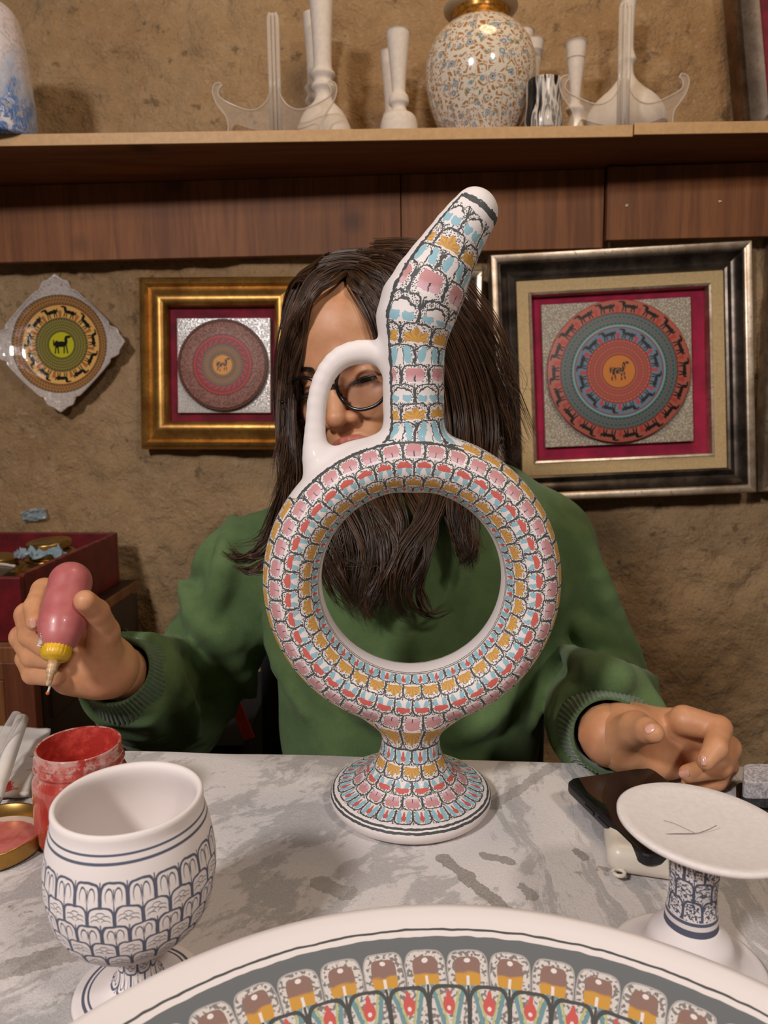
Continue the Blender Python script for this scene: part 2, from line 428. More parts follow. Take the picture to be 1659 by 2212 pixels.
for a, b in zip(rows, rows[1:]): Qs.append(np.stack([a[:-1], a[1:], b[1:], b[:-1]], -1))
cloth = link(mesh_np(np.vstack(allv), np.vstack(Qs), 'tablecloth'), 'tablecloth', M_CLOTH); cloth.matrix_world = TM
tag(cloth, 'grey and white marbled fleece cloth covering the work table', 'tablecloth')
md = cloth.modifiers.new('thick', 'SOLIDIFY'); md.thickness = 0.004; md.offset = -1

# ================================================================ SHELF WITH FASCIA
SH_Y = 1.33
sl = at(0, 316, SH_Y); sr = at(1659, 291, SH_Y); ROLL = atan2(sr[2] - sl[2], sr[0] - sl[0])
SM = Matrix.Translation(((sl[0] + sr[0]) / 2, SH_Y, (sl[2] + sr[2]) / 2)) @ Matrix.Rotation(-ROLL, 4, 'Y')   # local z = 0: underside, y = 0: front edge
SMI = np.array(SM.inverted())
SH_T = 0.0190
def shelfpt(px, py, dy):          # shelf-local point at depth dy behind the front edge
    o = SMI[:3, :3] @ CAM + SMI[:3, 3]; d = SMI[:3, :3] @ ray(px, py); t = (dy - o[1]) / d[1]; return o + d * t
sh = empty('wall_shelf', mat=SM); tag(sh, 'long walnut shelf with pale edge running across the stone wall', 'shelf')
xj = shelfpt(1368, 280, 0)[0]
for nm, a, b, dz, dy in (('shelf_board', -1.2, xj - 0.0008, 0, 0), ('shelf_board', xj + 0.0008, 1.2, 0.0022, -0.003)):
    bo = MB().box(((a + b) / 2, 0.122 + dy / 2, SH_T / 2 + dz), (b - a, 0.238 - dy, SH_T)).build(nm, M_WOODX, sh, bevel=0.0008)
    MB().box(((a + b) / 2, dy + 0.0008, SH_T / 2 + dz), (b - a, 0.0036, SH_T + 0.0004)).build('edge_band', M_EDGE, bo, bevel=0.0008)
FM = Matrix.Translation((0, 1.511, SM.translation.z)) @ Matrix.Rotation(-radians(2.6), 4, 'Z') @ Matrix.Rotation(-ROLL, 4, 'Y')
fa = empty('trim_1', mat=FM); tag(fa, 'walnut fascia panels under the shelf', kind='structure')
FMI = np.array(FM.inverted())
def fpt(px, py):
    o = FMI[:3, :3] @ CAM + FMI[:3, 3]; d = FMI[:3, :3] @ ray(px, py); t = -o[1] / d[1]; return o + d * t
x1, x2 = fpt(866, 460)[0], fpt(1307, 440)[0]
for k, (a, b, dy) in enumerate(((-1.2, x1 - 0.001, 0), (x1 + 0.001, x2 - 0.002, 0.0015), (x2 + 0.002, 1.2, -0.009))):
    lo = -0.150 if k < 2 else -0.138
    MB().box(((a + b) / 2, 0.009 + dy, (lo - 0.001) / 2), (b - a, 0.018, -lo - 0.001)).build('fascia_panel', M_WOOD, fa, bevel=0.001)
M_STEEL = plain('screw_steel', rgb(200, 185, 160), 0.35, 1.0)
for px, py in ((1351, 446), (1551, 437)):
    p = fpt(px, py); s = lathe_obj('screw', [(0.0036, 0), (0.0034, 0.0012), (0.0015, 0.0018), (0.0012, 0.0008), (0, 0.0008)], M_STEEL, fa, 14)
    s.rotation_euler = (pi / 2, 0, 0); s.location = (p[0], -0.009, p[2])

# ================================================================ FRAMED TILES ON THE WALL
def metal_leaf(name, dark, light, rough=0.38, metal=0.85, wear=rgb(90, 66, 44)):
    g = G(name); n = g.noise(14, 5, 0.7); f = g.noise(120, 4, 0.7); x, y, z = g.xyz()
    c = g.mix(n.ss(0.35, 0.7), dark, light); c = g.mix((f + n * 0.5).ss(0.82, 0.98) * 0.7, c, wear)
    g.col(c).rough(rough).set(Metallic=metal).bump(f, 0.15, 0.0008); return g.m
M_GOLD = metal_leaf('gold_leaf', rgb(150, 104, 48), rgb(206, 158, 82), 0.36, 0.75)
M_PEWTER = metal_leaf('pewter_leaf', rgb(62, 54, 48), rgb(112, 100, 90), 0.33, 0.75)
M_SILVER = metal_leaf('silver_leaf', rgb(150, 128, 106), rgb(206, 190, 170), 0.34, 0.8)
M_VELVET = plain('crimson_velvet', rgb(122, 18, 40), 0.9, var=0.25, scale=26, Sheen_Weight=0.4)
M_VELVET2 = plain('magenta_velvet', rgb(160, 20, 62), 0.9, var=0.2, scale=20, Sheen_Weight=0.4)
M_LINEN = plain('cream_linen', rgb(205, 176, 128), 0.85, var=0.08, scale=200)
def rails(parent, w, h, prof, mat, name='frame_rail'):
    """four mitred mouldings; prof = (inset, stand-off); local x right, z up, -y towards the room"""
    n = len(prof)
    for k in range(4):
        L, H = (w, h) if k % 2 == 0 else (h, w)
        V = [(sg * (L / 2 - i), -d, H / 2 - i) for sg in (-1, 1) for i, d in prof]
        F = [(j, j + 1, n + j + 1, n + j) for j in range(n - 1)]
        o = link(mesh_from(V, F, name), name, mat, parent, False); o.rotation_euler = (0, k * pi / 2, 0)
        o.data.polygons.foreach_set('use_smooth', [True] * len(o.data.polygons))
        o.data.set_sharp_from_angle(angle=radians(50))
def slab(name, w, h, y0, y1, mat, parent, c=(0, 0), bevel=0.0):
    return MB().box((c[0], -(y0 + y1) / 2, c[1]), (w, abs(y1 - y0), h)).build(name, mat, parent, bevel=bevel)
def wall_thing(name, px, py, off, rot, label, cat, group=None):
    p = wallpt(px, py, off); m = WM @ Matrix.Translation((p[0], -off, p[2])) @ Matrix.Rotation(radians(-rot), 4, 'Y')
    return tag(empty(name, mat=m), label, cat, group)
PXW = 0.000945

# ---- painted discs: polar ornament bands
def ellm(u, v, a, b, ra, rb): return (((u - a) / ra).sq() + ((v - b) / rb).sq()) < 1
def animal(u, v, big=False):
    m = ellm(u, v, -0.02, 0.50, 0.26, 0.13) | ellm(u, v, -0.22, 0.50, 0.11, 0.17) | ellm(u, v, 0.21, 0.66, 0.075, 0.20) | ellm(u, v, 0.31, 0.82, 0.13, 0.065)
    for a, s in ((-0.27, -0.25), (-0.17, 0.12), (0.12, -0.1), (0.22, 0.3)):
        m = m | (((u - a - (v - 0.4) * -s * 0.5).abs() < 0.033) & (v > 0.08) & (v < 0.48))
    return m | ellm(u, v, -0.36, 0.56, 0.035, 0.16)
def mandala(g, x, z, bands, ground):
    """bands from the outside in: (outer radius, kind, N, colour a, colour b, colour c)"""
    r = (x.sq() + z.sq()).sqrt(); th = g.atan2(x, z) / (2 * pi); c = ground; wob = g.noise(220, 2, 0.6)
    for k, (ro, kind, N, ca, cb, cc) in enumerate(bands):
        ri = bands[k + 1][0] if k + 1 < len(bands) else 0.0
        v = (r - ri) / (ro - ri); col = ca
        if kind == 'solid': pass
        elif kind == 'beads':
            N = round(N * 0.7); rows = max(1, round((ro - ri) / 0.0060)); vv = v * rows; fl_ = vv.floor(); u = (th * N + fl_ * 0.5).fract() - 0.5; w = vv.fract() - 0.5
            d = u.sq() * 4 + w.sq() * 4; col = g.mix(d.ss(0.85, 0.35), ca, cb); col = g.mix(ellm(u, w, 0, 0, .18, .2) & ((fl_.mod(2)) > 0.5), col, cc)
        elif kind == 'scrawl':
            n = g.noise(1.0, 3, 0.7, vec=g.vec((th * 2 * pi).cos() * N, (th * 2 * pi).sin() * N, r * 260)); col = g.mix(n.near(0.5, 0.035), ca, cb)
        elif kind == 'animals':
            u = (th * N).fract() - 0.5; col = g.mix(animal(u * -1.0, v), ca, cb)
            u2 = ((th * N + 0.5).fract() - 0.5).abs(); col = g.mix((u2 < 0.07 + (0.5 - (v - 0.45).abs()) * 0.05) & (v < 0.55), col, cc)
            col = g.mix((v > 0.93) | (v < 0.05), col, cc)
        elif kind == 'waves':
            u = (th * N).fract() - 0.5; col = g.mix(((v - 0.5 - (u * 2 * pi).sin() * 0.2).abs() < 0.14) & (u.abs() < 0.36), ca, cb); col = g.mix((u.abs() > 0.44) & v.near(0.5, .1), col, cc)
        c = g.mix(r < ro, c, col)
        c = g.mix(r.near(ro, 0.0006), c, rgb(40, 34, 30))
    return c, r
DARK = rgb(30, 26, 24)
def glaze(g, c, rough=0.12, bump=None):
    g.col(c).rough(rough).set(Coat_Weight=0.3, Coat_Roughness=0.08)
    return g.m

# gold frame
gf = wall_thing('framed_tile', 478, 786, 0.03, 0.0, 'gold framed round red tile on dark crimson mat, left of the person', 'picture')
w_, h_ = 356 * PXW, 370 * PXW
rails(gf, w_, h_, [(0, -0.028), (0, 0.004), (0.004, 0.010), (0.014, 0.013), (0.020, 0.006), (0.026, 0.008), (0.036, 0.016), (0.050, 0.014), (0.056, 0.006), (0.058, -0.012)], M_GOLD)
slab('mat_board', w_ - 0.09, h_ - 0.09, -0.014, -0.026, M_VELVET, gf)
tw = 205 * PXW
g = G('white_stippled_glaze'); n = g.voro(330); g.col(g.mix(n.ss(.2, .5), rgb(226, 220, 214), rgb(190, 182, 176))).rough(0.15).bump(n, 0.3, 0.0008); M_WSTIP = g.m
tl = slab('tile', tw, tw * 1.0, -0.014, -0.004, M_WSTIP, gf, (0.004, -0.003), 0.0012)
def disc_obj(name, r, y, mat, parent, c=(0, 0), th=0.0016, n=96):
    o = lathe_obj(name, [(r, 0), (r, th * 0.6), (r - 0.001, th), (r * 0.5, th), (0, th)], mat, parent, n)
    o.rotation_euler = (pi / 2, 0, 0); o.location = (c[0], -y, c[1]); return o
def disc_mat(name, bands, ground=rgb(0, 0, 0), center=None, rough=0.3):
    g = G(name); x, y, z = g.xyz(); c, r = mandala(g, x, y, bands, ground)
    if center:
        s, ca = center; m = animal((x / s) * 1.0, y / s + 0.47) & (r < bands[-1][0] * 0.97); c = g.mix(m, c, DARK)
        cr = ((g.atan2(x - 0.1 * s, y) * 3 + (x.sq() + y.sq()).sqrt() * 900).sin() > 0.75) & m; c = g.mix(cr, c, ca)
    g.col(c).rough(rough + 0.2); return g.m
ra = 99 * PXW
m = disc_mat('red_ornament', [(ra, 'beads', 120, rgb(70, 52, 44), rgb(120, 70, 56), rgb(150, 60, 40)), (ra * .94, 'scrawl', 16, rgb(112, 66, 56), rgb(178, 130, 116), DARK), (ra * .66, 'beads', 90, rgb(140, 34, 30), rgb(186, 52, 44), rgb(120, 90, 40)),
    (ra * .58, 'waves', 24, rgb(172, 34, 34), rgb(48, 50, 66), rgb(140, 90, 40)), (ra * .46, 'beads', 60, rgb(150, 96, 50), rgb(88, 84, 62), rgb(190, 120, 40)), (ra * .25, 'beads', 40, rgb(90, 50, 30), rgb(200, 140, 50), rgb(200, 150, 60)), (ra * .22, 'solid', 1, rgb(222, 146, 44), DARK, DARK)], center=(0.034, rgb(222, 146, 44)))
disc_obj('painted_disc', ra, 0.004, m, tl, (0.004, -0.003))

# pewter frame
pf = wall_thing('framed_tile', 1342, 809, 0.035, 2.7, 'pewter framed round red and blue tile on magenta mat, right of the person', 'picture')
w_, h_ = 540 * PXW, 522 * PXW
rails(pf, w_, h_, [(0, -0.034), (0, 0.012), (0.003, 0.017), (0.013, 0.017), (0.017, 0.013)], M_SILVER)
rails(pf, w_ - 0.034, h_ - 0.034, [(0, 0.012), (0.003, 0.015), (0.008, 0.006), (0.020, 0.001), (0.030, 0.008), (0.034, 0.006), (0.035, -0.002)], M_PEWTER, 'inner_rail')
rails(pf, w_ - 0.102, h_ - 0.102, [(0, -0.004), (0.001, 0.001), (0.025, 0.001)], M_LINEN, 'liner_strip')
rails(pf, w_ - 0.150, h_ - 0.150, [(0, 0.001), (0.002, 0.005), (0.006, 0.004), (0.008, -0.004), (0.008, -0.016)], M_SILVER, 'inner_lip')
slab('mat_board', w_ - 0.155, h_ - 0.155, -0.016, -0.03, M_VELVET2, pf)
g = G('stippled_tile_ground'); n = g.voro(300); k = g.noise(500, 2); g.col(g.mix(n.ss(.15, .5), rgb(228, 218, 200), rgb(158, 144, 124))).rough(0.4).bump(n, 0.5, 0.001); M_STIP = g.m
tw = 312 * PXW
tl = slab('tile', tw, tw * 0.97, -0.016, -0.004, M_STIP, pf, (-0.006, 0.004), 0.0012)
ra = 150 * PXW
m = disc_mat('red_blue_ornament', [(ra, 'animals', 18, rgb(182, 100, 84), DARK, rgb(186, 70, 56)), (ra * .815, 'beads', 110, rgb(96, 118, 116), rgb(70, 84, 84), rgb(186, 70, 60)), (ra * .655, 'solid', 1, rgb(128, 164, 164), DARK, DARK), (ra * .615, 'animals', 12, rgb(104, 128, 150), DARK, rgb(190, 62, 66)),
    (ra * .445, 'beads', 70, rgb(150, 66, 60), rgb(196, 92, 60), rgb(76, 70, 96)), (ra * .23, 'solid', 1, rgb(206, 122, 40), DARK, DARK)], center=(0.046, rgb(206, 122, 40)))
disc_obj('painted_disc', ra, 0.004, m, tl, (-0.006, 0.006))

# frame behind the head, frame cut by the right edge, frame at the upper right
def plain_frame(name, px, py, wpx, hpx, rot, label, mat, off=0.03, mat2=None):
    o = wall_thing(name, px, py, off, rot, label, 'picture'); w, h = wpx * PXW, hpx * PXW
    rails(o, w, h, [(0, -0.028), (0, 0.010), (0.003, 0.014), (0.012, 0.013), (0.016, 0.008)], mat)
    rails(o, w - 0.032, h - 0.032, [(0, 0.008), (0.008, 0.003), (0.026, 0.001), (0.036, 0.007), (0.040, -0.004)], mat2 or M_PEWTER, 'inner_rail')
    slab('mat_board', w - 0.10, h - 0.10, -0.012, -0.026, M_VELVET, o)
    t = slab('tile', (w - 0.10) * 0.66, (h - 0.10) * 0.66, -0.012, -0.002, M_STIP, o, bevel=0.001)
    disc_obj('painted_disc', min(w - 0.10, h - 0.10) * 0.31, 0.002, m_plain, t)
    return o
m_plain = disc_mat('ochre_ornament', [(0.1, 'beads', 80, rgb(120, 70, 50), rgb(190, 130, 70), rgb(60, 80, 90)), (0.07, 'animals', 10, rgb(196, 140, 80), DARK, rgb(180, 60, 40)), (0.04, 'solid', 1, rgb(200, 140, 50), DARK, DARK)])
plain_frame('framed_tile', 858, 772, 354, 370, -1.5, 'dark framed tile mostly hidden behind the head', M_SILVER)
plain_frame('framed_tile', 1906, 790, 480, 540, -1.2, 'pewter frame cut off by the right edge beside the magenta picture', M_SILVER)
plain_frame('framed_tile', 1800, 60, 400, 420, 6.5, 'dark framed picture above the shelf at the upper right', metal_leaf('worn_frame', rgb(88, 66, 48), rgb(140, 114, 92)), 0.04, metal_leaf('grey_frame', rgb(96, 84, 76), rgb(130, 116, 104), 0.5, 0.4))

# ---- square plate hung on its corner
dp = wall_thing('hanging_plate', 133, 745, 0.022, 1.5, 'scalloped square plate with black horse on yellow centre, hung cornerwise', 'plate')
R0 = 0.143; nt = 288; V = []; F = []
th = np.arange(nt) / nt * 2 * pi
def plate_r(t):
    u = (t + pi / 4) % (pi / 2) - pi / 4            # angle from the nearest corner (corner at 0)
    base = 1 / (abs(math.cos(t)) ** 1.12 + abs(math.sin(t)) ** 1.12) ** (1 / 1.12)
    au = abs(u); sc = 0.034 * math.exp(-((au - 0.20) / 0.055) ** 2) - 0.030 * math.exp(-((au - 0.30) / 0.04) ** 2) + 0.004 * math.cos(16 * au) * (au < 0.26)
    return R0 * (base * 0.985 + sc)
prof = [(0.0, 0.0), (0.25, 0.0), (0.5, 0.001), (0.62, 0.004), (0.72, 0.010), (0.85, 0.013), (0.95, 0.015), (0.985, 0.0185), (1.0, 0.0175), (1.0, 0.0135), (0.9, 0.009), (0.6, -0.004), (0.0, -0.005)]
rings = []
for s, d in prof:
    if s == 0: rings.append([len(V)]); V.append((0, -d, 0)); continue
    rings.append(list(range(len(V), len(V) + nt)))
    for t in th:
        rr = plate_r(t); rc = s * 0.100 / 0.72 if s < 0.72 else None
        if s <= 0.72: r_ = s / 0.72 * 0.098
        else: r_ = 0.098 + (rr - 0.098) * (s - 0.72) / 0.28
        V.append((r_ * sin(t), -d, r_ * cos(t)))
for a, b in zip(rings, rings[1:]):
    for k in range(nt):
        k2 = (k + 1) % nt
        if len(a) == 1: F.append((a[0], b[k2], b[k]))
        elif len(b) == 1: F.append((a[k], a[k2], b[0]))
        else: F.append((a[k], a[k2], b[k2], b[k]))
g = G('yellow_horse_glaze'); x, y, z = g.xyz(); ra = 0.1
v1 = g.voro(420, feature='DISTANCE_TO_EDGE'); gr = g.mix(v1.ss(0.02, 0.10), rgb(120, 100, 90), rgb(214, 202, 194))
c, r = mandala(g, x, z, [(ra, 'beads', 130, rgb(176, 128, 70), rgb(120, 88, 66), rgb(150, 70, 50)), (ra * .83, 'animals', 11, rgb(226, 176, 100), DARK, rgb(178, 106, 62)), (ra * .55, 'beads', 84, rgb(150, 140, 60), rgb(86, 84, 60), rgb(140, 70, 50)), (ra * .27, 'solid', 1, rgb(196, 190, 40), DARK, DARK)], gr)
s = 0.046; mm = animal(x / s, z / s + 0.47) & (r < ra * .26); c = g.mix(mm, c, DARK)
g.col(c).rough(0.10).set(Coat_Weight=0.6, Coat_Roughness=0.03).bump(v1.ss(0, .1), 0.15, 0.0006)
link(mesh_from(V, F, 'plate_body'), 'plate_body', g.m, dp)
hk = MB().tube([(0, 0.012, 0.12), (0, 0.004, 0.14), (0, 0.012, 0.15)], 0.0012, 6).build('wire_hanger', M_STEEL, dp)

# ================================================================ PAINTED PETALS (shared by the ceramics)
INK = rgb(74, 76, 76); BISQ = rgb(232, 222, 218)
def petal(g, U, V, T, dots, fine):
    """U in -.5...5 across, V in 0..1 base to tip, T = motif number; returns a colour"""
    au = U.abs()
    p = ((au / 0.475).sq().sq() + ((V - 0.25).max(0.0) / 0.70).sq().sq()).sqrt().sqrt()
    c = g.mix((dots < 0.42) & (p > 0.50), BISQ, rgb(88, 86, 84))
    # pink
    q = (((au / 0.335).sq().sq() + ((V - 0.46) / 0.335).sq().sq()) < 1.0) & (T.near(1, 0.3))
    pk = g.mix(V.ss(0.46, 0.24), rgb(200, 142, 142), rgb(214, 172, 180)); pk = g.mix((au < 0.02) & (V < 0.42), pk, INK)
    c = g.mix(q, c, pk)
    # ochre leaf
    th = g.atan2(U, V - 0.12); rr = (U.sq() + (V - 0.12).sq()).sqrt()
    lf = (rr < 0.60 + (th * 9.0).cos() * 0.07 - th.abs() * 0.13) & (V > 0.10) & (au < 0.40) & T.near(0, 0.3)
    oc = g.mix(((th * 6.5).sin().abs() + (fine - 0.5) * 0.5) > 0.62, rgb(192, 140, 88), rgb(214, 164, 70))
    c = g.mix(lf, c, oc)
    # blue lobes at the base, red cap (2)  /  scallops (5)
    lo = ellm(au, V, 0.215, 0.245, 0.18, 0.215) & (T.near(2, 0.3) | T.near(5, 0.3)); c = g.mix(lo, c, rgb(146, 186, 198))
    wh = (au < 0.20 - V * 0.30) & (V < 0.5) & T.near(2, 0.3); c = g.mix(wh, c, BISQ)
    cap = (ellm(au, V, 0.12, 0.57, 0.235, 0.19) | ellm(U, V, 0.0, 0.65, 0.20, 0.17)) & (V > 0.44) & T.near(2, 0.3); c = g.mix(cap, c, rgb(204, 98, 88))
    sc = (ellm(au, V, 0.19, 0.53, 0.17, 0.18) | ellm(U, V, 0.0, 0.66, 0.19, 0.17)) & T.near(5, 0.3)
    si = ellm(au, V, 0.185, 0.47, 0.155, 0.16) | ellm(U, V, 0.0, 0.59, 0.165, 0.155)
    c = g.mix(sc, c, g.mix(si, INK, BISQ))
    # long blue lobes with red drop (3) or white leaf (4)
    lb = ellm(au + (V - 0.5) * 0.10, V, 0.245, 0.46, 0.135, 0.44) & (T > 2.7) & (T < 4.3); c = g.mix(lb, c, rgb(146, 188, 200))
    dr = (ellm(U, V, 0.0, 0.56, 0.135, 0.20) | ellm(U, V, 0.0, 0.34, 0.07, 0.25)) & T.near(3, 0.3); c = g.mix(dr, c, rgb(204, 96, 86))
    wl = ellm(U, V, 0.0, 0.42, 0.09, 0.32) & T.near(4, 0.3); c = g.mix(wl, c, BISQ); c = g.mix(U.near(0.11, 0.018) & (V < 0.7) & T.near(4, 0.3), c, INK)
    # outline of the scale
    ol = (p > 0.945) & (p < 1.05); c = g.mix(ol | (au > 0.484), c, INK)
    return c

# ================================================================ RING EWER
EY = 0.51
RC = at(889, 1253, EY)             # centre of the ring
def L(px, py, dy=0.0): q = at(px, py, EY) - RC; return np.array([q[0], dy, q[2]], np.float32)
S = px_size(EY, 1253)
RR, TRA, TRB = 0.086, 0.0208, 0.0320       # ring radius, tube half-width (radial), tube half-depth
Z0 = TABLE_Z - RC[2]
FOOT = [(0.0, 0.0), (0.052, 0.0), (0.0575, 0.002), (0.0605, 0.0075), (0.0592, 0.0122), (0.0555, 0.0145), (0.048, 0.0165), (0.040, 0.0200), (0.0325, 0.0260), (0.0265, 0.0335), (0.0228, 0.0420), (0.0215, 0.0500), (0.0225, 0.058), (0.028, 0.070), (0.0, 0.078)]
FP = np.array(smooth_prof(FOOT[1:-1], 56)); FP = np.vstack([[0, 0], FP, [0, 0.075]]).astype(np.float32)
def foot_sdf(p):
    r = np.sqrt(p[:, 0] ** 2 + p[:, 1] ** 2); z = p[:, 2] - Z0; q = np.stack([r, z], 1).astype(np.float32)
    best = np.full(len(q), 1e9, np.float32); ins = np.zeros(len(q), bool)
    far = (z > 0.11) | (z < -0.03) | (r > 0.1)
    out = np.maximum(np.maximum(z - 0.075, -z), r - 0.06); idx = np.where(~far)[0]; q = q[idx]; b = best[idx]; i2 = ins[idx]
    for a, c in zip(FP, FP[1:]):
        d = c - a; h = np.clip(((q - a) @ d) / (d @ d + 1e-12), 0, 1); b = np.minimum(b, ((q - a - h[:, None] * d) ** 2).sum(1))
        cr = ((a[1] > q[:, 1]) != (c[1] > q[:, 1])) & (q[:, 0] < (c[0] - a[0]) * (q[:, 1] - a[1]) / (c[1] - a[1] + 1e-12) + a[0]); i2 ^= cr
    out[idx] = np.sqrt(b) * np.where(i2, -1, 1); return out
NECK = [(893, 985, 66), (894, 930, 63), (893, 860, 63), (893, 800, 63), (892, 735, 68), (898, 680, 80), (925, 620, 77), (958, 560, 65), (992, 503, 56), (1022, 462, 50)]
NP_ = [(L(a, b), c * S) for a, b, c in spline(NECK, 16)]
SQ = np.array([1, 0.86, 1], np.float32)
HAND = [(862, 790, 26), (815, 764, 24.5), (772, 761, 24), (732, 776, 23), (702, 812, 21.5), (686, 862, 20.5), (681, 920, 21), (681, 968, 26), (690, 1008, 34)]
HP = [(L(a, b), c * S) for a, b, c in spline(HAND, 18)]
WEB = [(L(700, 1000), 30 * S), (L(760, 985), 23 * S), (L(835, 965), 24 * S)]
def ring_sdf(p):
    rho = np.sqrt(p[:, 0] ** 2 + p[:, 2] ** 2) - RR
    q = np.stack([rho, p[:, 1]], 1); r = np.array([TRA, TRB], np.float32); k0 = nrmv(q / r); k1 = nrmv(q / (r * r)) + 1e-9
    return k0 * (k0 - 1) / k1
def neck_sdf(p):
    d = chain(p * SQ, [(a * SQ, r) for a, r in NP_], 0.0015)
    tip = L(1024, 446); a, b = L(838, 596), L(982, 404)
    cut = rcone(p * np.array([1, 1, 1], np.float32), a + np.array([-.002, 0, .004], np.float32), b, 0.0085, 0.0075)   # pouring groove on the upper left side
    return smax(d, -cut, 0.003)
def hand_sdf(p): return chain(p, HP, 0.001)
def web_sdf(p): return chain(p, WEB, 0.008)
def ewer_sdf(p):
    d = smin(ring_sdf(p), neck_sdf(p), 0.010); d = smin(d, smin(hand_sdf(p), web_sdf(p), 0.009), 0.006)
    return smin(d, foot_sdf(p), 0.016)
EV, EQ = mesh_sdf(ewer_sdf, (-0.118, -0.066, Z0 - 0.004), (0.118, 0.066, 0.30), 0.00125, 3)
def vnormals(V, Q):
    n = np.cross(V[Q[:, 2]] - V[Q[:, 0]], V[Q[:, 3]] - V[Q[:, 1]]); N = np.zeros_like(V)
    for k in range(4):
        for a in range(3): N[:, a] += np.bincount(Q[:, k], n[:, a], len(V))
    return N / (np.linalg.norm(N, axis=1)[:, None] + 1e-12)
EN = vnormals(EV, EQ)
# painted-row coordinates of the neck and the foot
AX = [(893, 950, 0), (895, 925, .5), (893, 890, 1.5), (893, 850, 2.5), (893, 812, 3.5), (893, 770, 4.5), (896, 730, 5.5), (903, 685, 6.5), (925, 622, 7.5), (947, 577, 8.5), (967, 540, 9.5), (1000, 490, 10.5), (1026, 452, 11.3), (1040, 425, 12)]
axp = np.array([np.r_[L(a, b)[[0, 2]], v] for a, b, v in AX]); axd = spline(axp, 240)
q = EV[:, [0, 2]]; nv = np.full(len(q), -1.0); nphi = np.full(len(q), -90.0)
sel = np.where((EV[:, 2] > 0.06))[0]
for s0 in range(0, len(sel), 20000):
    ii = sel[s0:s0 + 20000]; d2 = ((q[ii, None, :] - axd[None, :, :2]) ** 2).sum(-1); j = d2.argmin(1)
    jt = np.clip(j, 1, len(axd) - 2); tg = axd[jt + 1, :2] - axd[jt - 1, :2]; tl_ = np.linalg.norm(tg, axis=1); tg /= tl_[:, None]
    dd = q[ii] - axd[j, :2]; along = (dd * tg).sum(1); lat = dd[:, 0] * tg[:, 1] - dd[:, 1] * tg[:, 0]
    nv[ii] = axd[j, 2] + along * (axd[jt + 1, 2] - axd[jt - 1, 2]) / tl_
    nphi[ii] = np.degrees(np.arctan2(lat, np.abs(EV[ii, 1]) + 1e-6))
rl = np.sqrt(EV[:, 0] ** 2 + EV[:, 1] ** 2); Yf = EY - rl; dr = CAM_Z - (EV[:, 2] + RC[2])
pyf = 1106 + F_PX * np.tan(np.arctan2(dr, Yf) - PITCH)
sv = np.interp(pyf, [1500, 1580, 1622, 1655, 1690, 1722, 1752, 1783, 1812, 1841], [-3, -1, 0, 1, 2, 3, 4, 5, 6, 7])
sv = np.where(EV[:, 2] < -0.07, sv, -3.0); sv = np.where((EV[:, 2] < Z0 + 0.006) , 8, sv)

def ewer_mat():
    g = G('painted_bisque_ring'); x, y, z = g.xyz(); wob = g.noise(260, 1); wob2 = g.noise(330, 1, vec=g.vec(z, x, y))
    dots = g.voro(860); fine = g.noise(400, 2)
    x_, z_ = x + (wob - 0.5) * 0.0022, z + (wob2 - 0.5) * 0.0022
    r = (x_.sq() + z_.sq()).sqrt()
    psi = g.atan2(y.abs() / TRB, (r - RR) / TRA) * (180 / pi)
    def lin_(v, a, b): return ((v - a) / (b - a)).max(0.0).min(1.0)
    w = lin_(psi, 12, 47) + lin_(psi, 47, 79) + lin_(psi, 79, 110) + lin_(psi, 110, 137) + lin_(psi, 137, 157) + lin_(psi, 157, 200)
    idx = w.floor(); Ur = g.atan2(x_, z_) / (2 * pi) * (w > 3).sel(36.0, 40.0) + idx * 0.5; Vr = 1 - w.fract()
    Tr = idx + (idx > 2.5).sel((idx > 3.5).sel((idx > 4.5).sel(1.0, -1.0), -3.0), 0.0)       # 0 ochre 1 pink 2 red 0 ochre 3 blue 6 white
    # neck
    a_nv = g.attr('neck_row') + (wob - 0.5) * 0.22; a_ph = g.attr('neck_turn') + (wob2 - 0.5) * 9
    ni = a_nv.floor(); nm = ni.mod(4)
    Un = a_ph * (1 / 45.0) + ni * 0.5; Tn = (nm < 0.5).sel(4.0, (nm < 1.5).sel(0.0, (nm < 2.5).sel(5.0, 1.0)))
    # foot
    a_sv = g.attr('foot_row') + (wob - 0.5) * 0.16; si = a_sv.floor()
    Nf = (si < 1.5).sel(11.0, (si < 2.5).sel(14.0, (si < 3.5).sel(17.0, 24.0)))
    Us = g.atan2(x, -y) / (2 * pi) * Nf + si * 0.5
    Ts = (si < -0.5).sel(0.0, (si < 0.5).sel(3.0, (si < 1.5).sel(0.0, (si < 2.5).sel(2.0, (si < 3.5).sel(1.0, (si < 4.5).sel(3.0, 6.0))))))
    r0 = 0.0995
    top = (z > 0.062) & (r > r0) & ((x < 0.034) | (z > 0.108)); bot = (a_sv > -1.0)
    U = bot.sel(Us, top.sel(Un, Ur)); V = bot.sel(a_sv.fract(), top.sel(a_nv.fract(), Vr)); T = bot.sel(Ts, top.sel(Tn, Tr))
    U = U.fract() - 0.5
    c = petal(g, U, V, T, dots, fine)
    white = (top & ((a_ph < -42) | (a_nv > 10.9) | (a_nv < -0.1))) | (T > 5.5)
    c = g.mix(white, c, BISQ)
    ink = (top & (a_ph.near(-43, 3.2)) & (a_nv > -0.2) & (a_nv < 11.35)) | (top & (r < r0 + 0.0016)) | (top & a_nv.near(11.28, 0.13) & (a_ph > -43)) | a_sv.near(5.32, 0.09) | a_sv.near(5.66, 0.11) | (a_sv.near(-0.03, 0.05)) | ((~top) & (~bot) & (psi.near(159, 0.8) | psi.near(162.5, 0.7)))
    c = g.mix(ink, c, INK)
    g.col(c).rough(0.62).set(Coat_Weight=0.05).bump(g.noise(600, 2) * 0.3 + dots * 0.0, 0.08, 0.0006); return g.m
M_EWER = ewer_mat()
